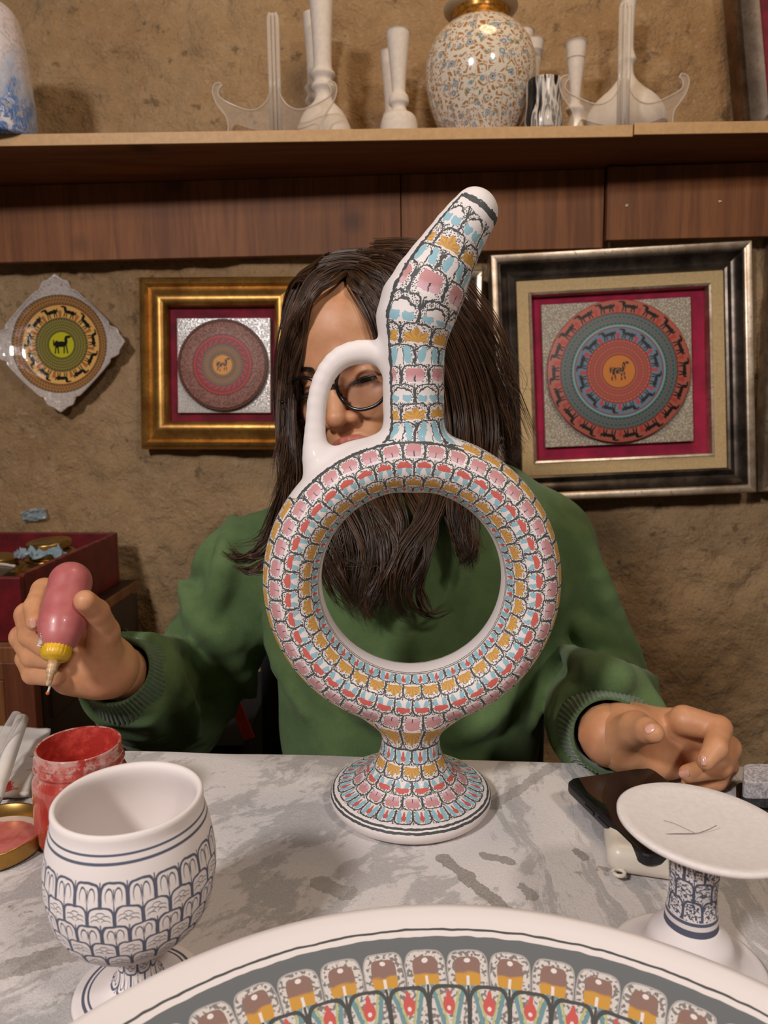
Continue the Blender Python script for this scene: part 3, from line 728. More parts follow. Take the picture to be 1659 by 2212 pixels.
ew = empty('ring_ewer', RC); tag(ew, 'tall white ring-shaped ewer painted with rows of pink, red and ochre petals', 'ewer')
fc = EV[EQ].mean(1).astype(np.float32)
dst = np.stack([ring_sdf(fc), neck_sdf(fc), np.minimum(hand_sdf(fc), web_sdf(fc)), foot_sdf(fc)], 1); part = dst.argmin(1)
part[(fc[:, 2] < Z0 + 0.062) & (np.abs(fc[:, 0]) < 0.065) & (fc[:, 2] < -0.10)] = 3
def split_part(parent, name, V, Q, N, sel, mat, attrs):
    Qs = Q[sel]; u, inv = np.unique(Qs, return_inverse=True); me = mesh_np(V[u], inv.reshape(-1, 4), name)
    for k, a in attrs.items():
        t = me.attributes.new(k, 'FLOAT', 'POINT'); t.data.foreach_set('value', a[u].astype(np.float32))
    o = link(me, name, mat, parent); me.normals_split_custom_set_from_vertices([tuple(n) for n in N[u]]); return o
for k, nm in enumerate(('ring_body', 'spout', 'handle', 'pedestal_foot')):
    split_part(ew, nm, EV, EQ, EN, part == k, M_EWER, {'neck_row': nv, 'neck_turn': nphi, 'foot_row': sv})

# ================================================================ OUTLINED GOBLET
def sketch_rows(g, arc, th, rows, kinds):
    """rows of ink-outlined scales on white; rows = arc boundaries with counts"""
    wob = g.noise(160, 2); a = arc + (wob - 0.5) * 0.012; c = BISQ; ink = rgb(86, 90, 108)
    for (a0, a1, N, off), kd in zip(rows, kinds):
        v = 1 - (a - a0) / (a1 - a0); U = (th * N + off + (wob - 0.5) * 0.05).fract() - 0.5; au = U.abs(); inr = (a > a0) & (a < a1)
        p = ((au / 0.47).sq().sq() + ((v - 0.25).max(0.0) / 0.70).sq().sq()).sqrt().sqrt()
        m = ((p > 0.91) & (p < 1.07)) | (au > 0.475)
        if kd == 0:
            m = m | ((ellm(au, v, 0.17, 0.42, 0.15, 0.36) & (~ellm(au, v, 0.17, 0.36, 0.12, 0.34)))) | (au < 0.018) & (v < 0.7)
        else:
            for b0, b1 in ((0.2, 0.50), (0.0, 0.66), (0.2, 0.26), (0.0, 0.36)):
                m = m | ((ellm(au, v, b0, b1 - 0.10, 0.17, 0.17) & (~ellm(au, v, b0, b1 - 0.15, 0.17, 0.17))))
        c = g.mix(m & inr, c, ink)
    return c, a, ink
gp = atz(300, 2142, TABLE_Z)
gb = empty('goblet', gp); tag(gb, 'white footed goblet with scale pattern outlined in grey ink, beside the red jar', 'goblet')
out = smooth_prof([(0.0095, 0.0240), (0.0118, 0.0290), (0.024, 0.0345), (0.0345, 0.0445), (0.0392, 0.0575), (0.0406, 0.0710), (0.0387, 0.0870), (0.0352, 0.1015)], 44)
rim = [(0.0356, 0.1040), (0.0354, 0.1060), (0.0344, 0.1070), (0.0328, 0.1062), (0.0320, 0.1038)]
inn = smooth_prof([(0.0322, 0.101), (0.0358, 0.086), (0.0373, 0.068), (0.0358, 0.055), (0.030, 0.0465), (0.018, 0.039), (0.0, 0.037)], 24)
g = G('goblet_sketch'); x, y, z = g.xyz(); arc = g.attr('arc'); th = g.atan2(x, -y) / (2 * pi)
A = np.array(out + rim + inn); Ln = np.r_[0, np.cumsum(np.linalg.norm(np.diff(A, axis=0), axis=1))]; Lt = Ln[-1]; Lo = Ln[len(out) - 1] / Lt
f = lambda t: Lo * (1 - t)          # t: 0 at the rim, 1 at the stem
c, a, ink = sketch_rows(g, arc * -1 + 1, th, [(1 - f(t0), 1 - f(t1), 21, o) for t0, t1, o in ((0.155, 0.275, 0), (0.275, 0.37, .5), (0.37, 0.47, 0), (0.47, 0.56, .5), (0.56, 0.66, 0))], (0, 1, 0, 1, 1))
c = g.mix(arc.near(f(0.075), 0.0035) | arc.near(f(0.035), 0.0028), c, ink)
g.col(c).rough(0.7).bump(g.noise(500, 2), 0.05, 0.0006); M_GOB = g.m
lathe_obj('bowl', out + rim + inn, M_GOB, gb, 96)
g = G('goblet_foot_sketch'); x, y, z = g.xyz(); arc = g.attr('arc'); th = g.atan2(x, -y) / (2 * pi)
c, a, ink = sketch_rows(g, arc, th, [(0.64, 0.76, 9, 0), (0.76, 0.87, 9, .5)], (0, 1)); c = g.mix(arc.near(0.475, 0.009) | arc.near(0.505, 0.006), c, ink)
g.col(c).rough(0.7)
lathe_obj('foot', [(0, 0), (0.0305, 0), (0.0318, 0.0015), (0.0312, 0.0032)] + smooth_prof([(0.0300, 0.0036), (0.024, 0.0046), (0.0165, 0.0062), (0.0112, 0.0100), (0.0096, 0.0160), (0.0102, 0.0255)], 20) + [(0.009, 0.0275), (0, 0.0275)], g.m, gb, 64)

# ================================================================ SMALL PEDESTAL DISH (right)
sp = atz(1486, 2090, TABLE_Z)
sb = empty('pedestal_dish', sp); tag(sb, 'small white pedestal dish with flat top and inked stem, beside the phone', 'dish')
hh = 0.0805
M_BISQ = plain('white_bisque', BISQ, 0.72, var=0.03, scale=300, bump=0.05)
lathe_obj('dish_top', [(0, hh - 0.011), (0.012, hh - 0.011), (0.024, hh - 0.0085), (0.036, hh - 0.0055), (0.0418, hh - 0.0028), (0.0436, hh - 0.0012), (0.0438, hh + 0.0004), (0.0424, hh + 0.0012), (0.038, hh + 0.0002), (0.02, hh - 0.0012), (0, hh - 0.0015)], M_BISQ, sb, 96).rotation_euler = (radians(-1.5), radians(3.5), 0)
g = G('dish_stem_sketch'); x, y, z = g.xyz(); arc = g.attr('arc'); th = g.atan2(x, -y) / (2 * pi); dots = g.noise(700, 1)
c, a, ink = sketch_rows(g, arc * -1 + 1, th, [(0.05, 0.30, 8, 0), (0.30, 0.55, 8, .5), (0.55, 0.80, 8, 0)], (0, 1, 1)); c = g.mix((dots > 0.56) & (arc > 0.2), c, ink); c = g.mix(arc.near(0.05, 0.045) | arc.near(0.17, 0.02), c, ink)
g.col(c).rough(0.7)
lathe_obj('stem', smooth_prof([(0.0135, 0.0265), (0.0130, 0.032), (0.0118, 0.042), (0.0122, 0.054), (0.0140, hh - 0.0105)], 24), g.m, sb, 48)
g = G('dish_foot_sketch'); x, y, z = g.xyz(); arc = g.attr('arc'); th = g.atan2(x, -y) / (2 * pi)
leaf = (((th * 26 + arc * 2.2 + g.noise(90, 1) * 0.3).fract() - 0.5).abs() < 0.05) & (arc > 0.12) & (arc < 0.37); c = g.mix(leaf | arc.near(0.43, 0.014) | arc.near(0.40, 0.008), BISQ, rgb(86, 90, 108)); g.col(c).rough(0.7)
lathe_obj('foot', [(0, 0), (0.038, 0), (0.0395, 0.0015), (0.0388, 0.003)] + smooth_prof([(0.037, 0.0034), (0.032, 0.0046), (0.0255, 0.0078), (0.0225, 0.0130), (0.0205, 0.0195), (0.0160, 0.0245), (0.0138, 0.0270)], 22) + [(0.0, 0.0272)], g.m, sb, 64)

# two stray hairs lying on the dish
hz = TABLE_Z + hh
def dish_pt(px, py, up=0.0): q = atz(px, py, hz + up); return q
hm = plain('loose_hair_dark', rgb(70, 50, 50), 0.6)
h1 = MB().tube(spline([dish_pt(1413, 1803, .001), dish_pt(1460, 1801, .0006), dish_pt(1503, 1800, .0004), dish_pt(1528, 1793, .0006), dish_pt(1548, 1783, .002)], 20), 0.00016, 5).build('stray_hair', hm)
tag(h1, 'longer dark stray hair lying on the white pedestal dish', 'hair')
h2 = MB().tube(spline([dish_pt(1433, 1772, .001), dish_pt(1460, 1780, .0006), dish_pt(1500, 1799, .0007)], 16), 0.00009, 5).build('stray_hair', hm)
tag(h2, 'finer stray hair crossing the longer one on the pedestal dish', 'hair')

# ================================================================ LARGE PLATE IN FRONT
Hp = CAM_Z - TABLE_Z - 0.043
PR = 0.84 * Hp; PC = np.array([0.117 * Hp, 0.508 * Hp, TABLE_Z])
prof = [(0, 0.0045), (0.10, 0.0045), (0.108, 0.0012), (0.116, 0.0012), (0.122, 0.006), (PR * 0.80, 0.020), (PR * 0.97, 0.036), (PR * 0.995, 0.0395), (PR, 0.0425), (PR * 0.992, 0.0450), (PR * 0.975, 0.0452), (PR * 0.955, 0.0425), (PR * 0.90, 0.0375), (PR * 0.80, 0.0310), (PR * 0.70, 0.0240), (PR * 0.60, 0.0180), (PR * 0.48, 0.0130), (PR * 0.3, 0.0105), (0, 0.0100)]
g = G('plate_ornament'); x, y, z = g.xyz(); wob = g.noise(120, 1); dots = g.noise(620, 1, 0.3)
r = (x.sq() + y.sq()).sqrt() / PR + (wob - 0.5) * 0.006; th = g.atan2(x, y) / (2 * pi)
GREY = rgb(104, 108, 110); c = BISQ
c = g.mix(r < 0.936, c, INK); c = g.mix(r < 0.931, c, BISQ); c = g.mix(r < 0.919, c, GREY)
def prow(c, r0, r1, N, off, kind):
    V = (r - r0) / (r1 - r0); U = (th * N + off + (wob - 0.5) * 0.06).fract() - 0.5; au = U.abs(); inr = (r > r0 - 0.002) & (r < r1)
    p = ((au / 0.475).sq().sq() + ((V - 0.25).max(0.0) / 0.72).sq().sq()).sqrt().sqrt()
    w = g.mix((dots > 0.54), rgb(214, 206, 200), rgb(128, 122, 120))
    if kind == 0:
        k = ((au / 0.30).sq().sq() + ((V - 0.42) / 0.40).sq().sq()) < 1
        col = g.mix((V - 0.40 + (wob - 0.5) * 0.2).ss(-0.04, 0.04), rgb(206, 152, 66), rgb(142, 112, 102)); col = g.mix(ellm(U, V, 0.0, 0.72, 0.07, 0.06), col, BISQ); col = g.mix((au < 0.035) & (V < 0.34), col, BISQ); w = g.mix(k, w, col)
    else:
        w = g.mix((au - 0.12 - V * 0.28).abs() < 0.055, w, rgb(112, 148, 154)); w = g.mix((au - 0.02 - V * 0.28).abs() < 0.030, w, rgb(184, 186, 130))
        w = g.mix(ellm(U, V, 0.0, 0.56, 0.15, 0.20) | ellm(U, V, 0.0, 0.72, 0.06, 0.18), w, rgb(202, 92, 88)); w = g.mix(ellm(U, V, 0.0, 0.50, 0.05, 0.05), w, BISQ)
    q = g.mix(p < 1.0, c, w) if kind == 0 else g.mix(p < 1.0, w, w)
    if kind == 0: m = p.near(1.0, 0.03)
    else: m = p.near(1.0, 0.07) | (au > 0.47)
    q = g.mix(m, q, rgb(176, 170, 166) if kind == 0 else INK)
    return g.mix(inr, c, q)
c = g.mix(r < 0.815, c, g.mix(dots > 0.54, rgb(214, 206, 200), rgb(128, 122, 120)))
c = prow(c, 0.805, 0.892, 57, 0.0, 0); c = prow(c, 0.725, 0.815, 57, 0.5, 1); c = prow(c, 0.63, 0.73, 50, 0.0, 0); c = prow(c, 0.53, 0.635, 40, 0.5, 1); c = prow(c, 0.42, 0.535, 34, 0.0, 0); c = prow(c, 0.30, 0.425, 24, 0.5, 1)
g.col(c).rough(0.6).bump(g.noise(500, 2), 0.05, 0.0006)
bp = lathe_obj('serving_plate', prof, g.m, None, 220, PC)
tag(bp, 'large round plate with grey band and rows of petals, nearest the camera', 'plate')

# ================================================================ THINGS ON THE SHELF (built in shelf coordinates)
ST = SH_T + 0.0003
def on_shelf(name, px, dy, label, cat, group=None, zrot=0.0, dz=0.0):
    p = shelfpt(px, 270, dy); m = SM @ Matrix.Translation((p[0], dy, ST + dz)) @ Matrix.Rotation(zrot, 4, 'Z')
    return tag(empty(name, mat=m), label, cat, group)
def spx(dy, py=200): return px_size(SH_Y + dy, py)
M_WHITE = plain('matte_white_bisque', rgb(220, 207, 194), 0.75, var=0.04, scale=120, bump=0.04)
def shelf_lathe(o, name, pts, dy, base, mat, n=48, samples=60):
    """pts: (y pixel, half width px) top to bottom; heights measured from the shelf top at pixel row `base`"""
    s = spx(dy); pr = [(h * s, (base - y) * s * 0.99) for y, h in pts][::-1]
    out = smooth_prof(pr, samples); out = [(max(r, 0.0005), max(z, 0.0)) for r, z in out]
    r, z = out[-1]; w = 0.003
    return lathe_obj(name, [(0, 0.0)] + [(out[0][0] * .96, 0.0)] + out + [(r - w * .5, z + 0.0006), (r - w, z), (max(r - w - .002, .001), z - 0.03), (0, z - 0.035)], mat, o, n)
def bottle(px, dy, label, pts, base=282, group='white unpainted bottles on the shelf'):
    o = on_shelf('bisque_bottle', px, dy, label, 'bottle', group); shelf_lathe(o, 'bottle_body', pts, dy, base, M_WHITE); return o
tallb = [(-30, 27), (-8, 25), (60, 21), (120, 20), (133, 27), (147, 20), (160, 26), (172, 18), (190, 22), (215, 44), (250, 60), (283, 66)]
bottle(700, 0.085, 'tallest white bottle behind the left clear stand, its top cut off', tallb)
bottle(684, 0.19, 'white bottle half hidden right behind the tallest one at left', [(-26, 24), (-4, 23), (52, 19), (108, 18), (121, 24), (135, 18), (148, 24), (162, 17), (190, 26), (215, 44), (250, 54), (283, 56)])
midb = [(57, 27), (62, 25), (100, 21), (150, 16), (178, 15), (186, 20), (200, 22), (208, 16), (218, 19), (228, 34), (245, 40), (283, 44)]
bottle(862, 0.07, 'short white bottle with flared neck left of the patterned vase', midb)
bottle(846, 0.165, 'short white bottle half hidden behind its twin left of the patterned vase', [(60, 24), (65, 22), (100, 19), (150, 15), (178, 14), (186, 18), (200, 20), (208, 15), (218, 18), (230, 30), (248, 36), (283, 38)])
bottle(1128, 0.20, 'white flared bottle just behind the rim of the patterned vase', [(10, 24), (15, 22), (70, 17), (140, 12), (170, 12), (186, 17), (198, 12), (225, 26), (283, 36)])
bottle(1149, 0.15, 'white slim bottle between the patterned vase and the marbled cup', [(48, 25), (53, 23), (90, 17), (150, 10), (172, 11), (186, 16), (198, 11), (225, 18), (283, 25)])
bottle(1241, 0.12, 'slender white bottle with flared mouth left of the right clear stand', [(64, 25), (69, 22), (100, 19), (160, 12), (186, 11), (198, 19), (212, 13), (235, 19), (258, 27), (283, 34)])
bottle(1350, 0.15, 'round-bellied white bottle with long neck behind the right clear stand', [(-40, 18), (0, 14), (60, 13), (78, 16), (90, 20), (103, 14), (125, 18), (150, 38), (175, 66), (205, 84), (235, 84), (262, 64), (283, 40)])

# patterned vase
g = G('gilded_vase_pattern'); x, y, z = g.xyz(); th = g.atan2(x, -y)
vv = g.vec(th * 0.084, z, 0.0); v1 = g.voro(66, vec=vv, rand=0.7); v2 = g.voro(66, vec=vv, feature='DISTANCE_TO_EDGE', rand=0.7)
n = g.noise(130, 2, vec=vv); n2 = g.noise(46, 1, vec=vv); base = rgb(226, 214, 196)
c = g.mix((v2 < 0.155) & (n > 0.48), base, rgb(172, 116, 56)); c = g.mix((v2 < 0.05), c, rgb(226, 214, 196))
c = g.mix(v1 < 0.40, c, rgb(226, 214, 196)); c = g.mix((v1 < 0.34) & (n > 0.38), c, rgb(140, 150, 156)); c = g.mix(v1 < 0.19, c, rgb(206, 202, 194)); c = g.mix(v1 < 0.12, c, rgb(74, 84, 108))
c = g.mix((n2 > 0.66) & (v1 < 0.14), c, rgb(150, 70, 40)); c = g.mix((v2 > 0.18) & (v1 > 0.36) & (n > 0.56), c, rgb(120, 124, 84))
g.col(c).rough(0.14).set(Coat_Weight=0.6, Coat_Roughness=0.05); M_VASE = g.m
M_GILT = plain('gilt_neck', rgb(176, 118, 40), 0.3, 0.5, var=0.35, scale=160)
M_CREAM = plain('cream_lip', rgb(190, 170, 140), 0.35, var=0.08)
va = on_shelf('patterned_vase', 1037, 0.10, 'big cream vase covered in small blue and gold flowers', 'vase'); s = spx(0.10)
pr = [(h * s, (285 - y) * s * 0.97) for y, h in [(285, 70), (260, 80), (225, 97), (180, 112), (140, 118), (100, 115), (70, 103), (45, 82), (35, 66)]]
lathe_obj('vase_body', [(0, 0), (pr[0][0] * .95, 0)] + smooth_prof(pr, 50) + [(0.02, pr[-1][1] + .001)], M_VASE, va, 80)
zt = pr[-1][1]
lathe_obj('neck_band', smooth_prof([(66 * s, zt - .002), (60 * s, zt + 14 * s), (62 * s, zt + 28 * s)], 10), M_GILT, va, 64)
lathe_obj('lip', smooth_prof([(62 * s, zt + 26 * s), (74 * s, zt + 30 * s), (79 * s, zt + 36 * s), (72 * s, zt + 41 * s), (56 * s, zt + 40 * s), (48 * s, zt + 20 * s)], 24), M_CREAM, va, 64)

# marbled cup
g = G('black_white_marbling'); n = g.noise(1.0, 3, 0.6, vec=g.vec(*[a * k for a, k in zip(g.xyz(), (34, 34, 6))]), dist=1.5)
c = g.mix(n.ss(0.44, 0.50), rgb(28, 26, 26), rgb(214, 202, 190)); c = g.mix(n.ss(0.56, 0.60), c, rgb(120, 116, 112)); c = g.mix(n.ss(0.64, 0.66), c, rgb(222, 212, 200)); g.col(c).rough(0.25)
cu = on_shelf('marbled_cup', 1174, 0.030, 'black and white marbled cup on the shelf beside the patterned vase', 'cup'); s = spx(.07)
lathe_obj('cup_body', [(0, 0)] + smooth_prof([(38 * s, 0), (40 * s, 20 * s), (37 * s, 60 * s), (38 * s, 98 * s)], 18) + [(37 * s, 100 * s), (34 * s, 99 * s), (33 * s, 20 * s), (0, 12 * s)], g.m, cu, 48)

# blue and white vase at the left end
g = G('blue_cloud_glaze'); x, y, z = g.xyz(); n = g.noise(11, 4, 0.65, dist=1.0); n2 = g.noise(26, 5, 0.7, dist=2.0); n3 = g.noise(60, 3)
k = (n * 0.9 + (0.16 - z) * 3.0)
c = g.mix(k.ss(0.42, 0.80), rgb(226, 214, 216), rgb(166, 184, 212)); c = g.mix((k + n2 * 0.5).ss(0.95, 1.1), c, rgb(74, 122, 186)); c = g.mix(n2.near(0.5, 0.018), c, rgb(190, 176, 170)); c = g.mix(n2.ss(0.56, 0.62) * k.ss(.6, .9), c, rgb(230, 222, 222))
g.col(c).rough(0.3)
bv = on_shelf('cloudy_blue_vase', -22, 0.03, 'blue and white clouded vase at the far left of the shelf', 'vase'); s = spx(.03)
lathe_obj('vase_body', [(0, 0)] + smooth_prof([(94 * s, 0), (96 * s, 40 * s), (91 * s, 120 * s), (82 * s, 210 * s), (72 * s, 252 * s), (52 * s, 272 * s), (26 * s, 278 * s)], 40) + [(22 * s, 276 * s), (22 * s, 240 * s), (0, 236 * s)], g.m, bv, 80)

# clear plate stands
def acrylic(name, base=0.07):
    g = G(name); nt = g.nt; g.col(rgb(226, 214, 200)).rough(0.08)
    tr = g.node('ShaderNodeBsdfTransparent'); tr.inputs[0].default_value = (0.97, 0.95, 0.92, 1); mx = g.node('ShaderNodeMixShader')
    lw = g.node('ShaderNodeLayerWeight'); lw.inputs[0].default_value = 0.35; f = X(g, lw.outputs['Facing']) * 0.75 + base
    nt.links.new(f.so, mx.inputs[0]); nt.links.new(tr.outputs[0], mx.inputs[1]); nt.links.new(g.b.outputs[0], mx.inputs[2]); nt.links.new(mx.outputs[0], g.out.inputs[0]); return g.m
M_ACR = acrylic('clear_acrylic', 0.10); M_ACRE = acrylic('clear_acrylic_edge', 0.34)
def plate_stand(px, dy, label, flip=1, sc=1.0):
    o = on_shelf('plate_stand', px, dy, label, 'stand', 'clear plate stands on the shelf'); s = spx(dy) * sc
    # wing outline, x from the bar outwards, z up (pixels)
    up = spline([(8, 92), (10, 78), (22, 58), (40, 46), (62, 45), (90, 55), (112, 66), (122, 76), (120, 88), (113, 94)], 40)
    lo = spline([(118, 101), (130, 96), (134, 82), (128, 62), (116, 44), (106, 30), (103, 12), (104, 0)], 30)
    bt = spline([(96, 0), (93, 10), (84, 15), (62, 8), (34, 2), (10, 0)], 20)
    for sg in (-1, 1):
        pts = np.vstack([up, lo, bt]); n = len(pts); t = 0.0022
        bm = bmesh.new(); fr = [bm.verts.new((sg * a * s, -t, b * s)) for a, b in pts]; f = bm.faces.new(fr)
        r = bmesh.ops.extrude_face_region(bm, geom=[f]); bmesh.ops.translate(bm, vec=(0, 2 * t, 0), verts=[v for v in r['geom'] if isinstance(v, bmesh.types.BMVert)])
        bmesh.ops.recalc_face_normals(bm, faces=bm.faces); me = bpy.data.meshes.new('wing'); bm.to_mesh(me); bm.free(); link(me, 'wing', M_ACR, o, False)
        rimp = np.vstack([up, lo]); MB().tube([(sg * a * s, -t, b * s) for a, b in rimp], 0.0014, 6).build('wing_rim', M_ACRE, o, True)
    for dx in (-9, 0, 9):
        MB().tube([(dx * s, 0.0, 0.001), (dx * s, 0.001, 120 * s), (dx * s, 0.004, 232 * s), (dx * s * .6, 0.0045, 240 * s)], 0.0037 if dx else 0.0028, 8).build('bar', M_ACRE, o, True)
    MB().tube([(0, 0.004, 200 * s), (0, 0.012, 60 * s), (0, 0.018, 0.002)], 0.003, 8).build('back_leg', M_ACR, o, True)
    return o
plate_stand(596, 0.008, 'clear acrylic plate stand at left in front of the tallest white bottle')
plate_stand(1345, 0.008, 'clear acrylic plate stand at right in front of the round-bellied bottle', sc=1.04)

# ================================================================ CABINET AND RED BOX (left)
cb = empty('side_cabinet', (0, 0, 0)); tag(cb, 'wooden cabinet with a grooved door standing against the wall at left', 'cabinet')
CX, CY, CT = -0.522, 1.06, 0.694
CM = Matrix.Translation((CX, CY, 0)) @ Matrix.Rotation(-radians(1.0), 4, 'Z'); cb.matrix_world = CM
cb.matrix_world = CM
MB().box((-0.30, 0.205, CT / 2), (0.60, 0.41, CT)).build('body', M_DARKW, cb, bevel=0.002)  # dark wood, with the shade on the cabinet's side included in its colour
MB().box((-0.30, 0.195, CT - 0.014), (0.602, 0.43, 0.026)).build('top_board', M_CAB, cb, bevel=0.002)
dr = empty('door', (0, 0, 0)); dr.parent = cb
for k in range(9):
    MB().box((-0.062 - k * 0.0225, -0.012, 0.34), (0.0212, 0.014, 0.60)).build('slat', M_CAB, dr, bevel=0.0018)
MB().box((-0.026, -0.013, 0.34), (0.046, 0.022, 0.66)).build('stile', wood_mat('reddish_stile', rgb(92, 48, 28), rgb(120, 66, 40)), dr, bevel=0.002)
MB().box((-0.16, -0.012, 0.655), (0.23, 0.018, 0.028)).build('rail', M_CAB, dr, bevel=0.002)
# drawer unit standing on the cabinet behind the box
M_RED = plain('dark_red_lacquer', rgb(104, 14, 22), 0.45, var=0.25, scale=30)
M_REDE = plain('worn_red_edge', rgb(120, 52, 44), 0.6, var=0.4, scale=60)
bx = empty('red_box', (0, 0, 0)); tag(bx, 'open dark red wooden box holding jar lids on the cabinet', 'box')
bx.matrix_world = Matrix.Translation((-0.548, 1.062, CT)) @ Matrix.Rotation(-radians(1.0), 4, 'Z')
bh = 0.1; bw, bd, bt = 0.44, 0.385, 0.012
MB().box((-bw / 2, bd / 2, 0.0275), (bw - .026, bd - .026, 0.055)).build('bottom', M_RED, bx)
for nm, c_, d_ in (('front_panel', (-bw / 2, bt / 2, bh / 2), (bw, bt, bh)), ('back_panel', (-bw / 2, bd - bt / 2, bh / 2 + .002), (bw, bt, bh + .004)), ('side_panel', (-bt / 2, bd / 2, bh / 2), (bt, bd - 2 * bt - .001, bh)), ('side_panel', (-bw + bt / 2, bd / 2, bh / 2), (bt, bd - 2 * bt - .001, bh))):
    p_ = MB().box(c_, d_).build(nm, M_RED, bx, bevel=0.0015)
MB().box((-bt / 2, bd / 2, bh + .0008), (bt - .002, bd - .03, 0.0016)).build('worn_rim', M_REDE, bx)
knob = lathe_obj('knob', [(0, 0), (0.006, 0), (0.006, 0.012), (0.012, 0.016), (0.0135, 0.03), (0.0115, 0.037), (0, 0.039)], plain('black_plastic', rgb(14, 14, 15), 0.18, var=.05), cb, 32)
knob.rotation_euler = (0, pi / 2, 0); knob.location = (0.002, 0.24, CT - 0.065)
MB().box((0.001, 0.2, CT - 0.075), (0.006, 0.36, 0.11)).build('drawer_front', M_DARKW, cb, bevel=.002)
# lids in the box
M_BRASS = plain('brass_lid', rgb(156, 122, 62), 0.32, 0.85, var=0.2, scale=50)
def jar_lid(name, p, r, label, tilt=(0, 0), h=0.013, mat=M_BRASS, group='brass jar lids in the red box'):
    pr = [(0, h - .0012), (r * .72, h - .0012), (r * .76, h - .0004), (r * .93, h), (r * .985, h - .002), (r, h - .004), (r, .003), (r * 1.012, .0015), (r * 1.0, 0), (r * .96, 0), (r * .955, h - .0035), (0, h - .0035)]
    o = lathe_obj(name, pr[::-1], mat, None, 48); o.location = p; o.rotation_euler = (tilt[0], tilt[1], 0)
    return tag(o, label, 'lid', group)
def box_at(px, py, z): return atz(px, py, z)
zb = CT + 0.055
jar_lid('jar_lid', (box_at(45, 1200, zb + .052)[0], 1.30, zb + .046), .0385, 'brass jar lid on top of the stack in the red box', (.05, -.06))
jar_lid('jar_lid', (box_at(55, 1215, zb + .040)[0], 1.295, zb + .030), .0395, 'brass jar lid second from top of the stack in the red box', (.03, .04))
jar_lid('jar_lid', (box_at(50, 1225, zb + .03)[0], 1.295, zb + .0155), .0395, 'brass jar lid third in the stack in the red box')
jar_lid('jar_lid', (box_at(52, 1240, zb + .02)[0], 1.297, zb + .0012), .0395, 'brass jar lid at the bottom of the stack in the red box')
jar_lid('jar_lid', (box_at(-22, 1218, zb + .03)[0], 1.25, zb + .0275), .036, 'brass jar lid lying left of the stack in the red box', (.0, .05))
jar_lid('jar_lid', (box_at(-22, 1240, zb + .02)[0], 1.25, zb + .0012), .036, 'brass jar lid under another one left of the stack', (0, 0), .024)
jar_lid('jar_lid', (-0.600, 1.245, zb + .0012), .034, 'brass jar lid lying right of the stack in the red box', (0, 0), .024)
# dark tray with pale rim, and crumpled film
M_BLK = plain('black_gloss', rgb(22, 22, 20), 0.2, var=.4, scale=30)
pb = empty('palette_tray', (-0.650, 1.145, zb + .0015)); tag(pb, 'black tray with pale rim leaning inside the red box', 'tray')
tp = [(-0.09, -0.055), (0.055, -0.055), (0.040, 0.025), (-0.005, 0.040), (-0.09, -0.005)]
def poly_prism(pts, z0, z1):
    n = len(pts); V = [(a, b, z0) for a, b in pts] + [(a, b, z1) for a, b in pts]
    return V, [tuple(reversed(range(n))), tuple(range(n, 2 * n))] + [(k, (k + 1) % n, n + (k + 1) % n, n + k) for k in range(n)]
m_ = MB(); m_.add(*poly_prism(tp, 0.0, 0.036)); m_.build('tray_floor', M_BLK, pb, bevel=.002)
rp = [(a, b, 0.0375) for a, b in tp]
MB().tube(spline([rp[4], rp[3], rp[2]], 16), 0.0026, 8).build('pale_rim', plain('pale_rim', rgb(206, 190, 178), 0.5), pb, True)
def crumple(name, loc, dims, mat, label, cat, seed, parent=None):
    n = 16; V = []; F = []
    for i in range(n):
        for j in range(n): V.append(((i / (n - 1) - .5) * dims[0], (j / (n - 1) - .5) * dims[1], 0))
    V = np.array(V); V[:, 2] = dims[2] * np.abs(fbm(V * (3.5 / max(dims)) * 2.2, 3, seed)) ; V[:, :2] += 0.08 * max(dims) * np.stack([vnoise(V * 60, seed + 3), vnoise(V * 60, seed + 8)], 1)
    F = [(i * n + j, (i + 1) * n + j, (i + 1) * n + j + 1, i * n + j + 1) for i in range(n - 1) for j in range(n - 1)]
    o = link(mesh_from(V, F, name), name, mat, parent, False); o.location = loc
    md = o.modifiers.new('thick', 'SOLIDIFY'); md.thickness = 0.0008
    return tag(o, label, cat)
g = G('clear_film'); tr = g.node('ShaderNodeBsdfTransparent'); mx = g.node('ShaderNodeMixShader'); mx.inputs[0].default_value = 0.5; g.col(rgb(170, 190, 200)).rough(0.1); g.nt.links.new(tr.outputs[0], mx.inputs[1]); g.nt.links.new(g.b.outputs[0], mx.inputs[2]); g.nt.links.new(mx.outputs[0], g.out.inputs[0]); M_FILM = g.m
crumple('plastic_film', (-0.600, 1.235, zb + .040), (0.08, 0.03, 0.02), M_FILM, 'crumpled clear blue plastic film inside the red box', 'film', 4)
p = wallpt(70, 1112, 0.012); fo = crumple('plastic_scrap', (0, 0, 0), (0.055, 0.022, 0.012), M_FILM, 'scrap of clear plastic stuck on the wall above the red box', 'film', 9); fo.matrix_world = WM @ Matrix.Translation((p[0], -0.004, p[2])) @ Matrix.Rotation(pi / 2, 4, 'X') @ Matrix.Rotation(.2, 4, 'Z')

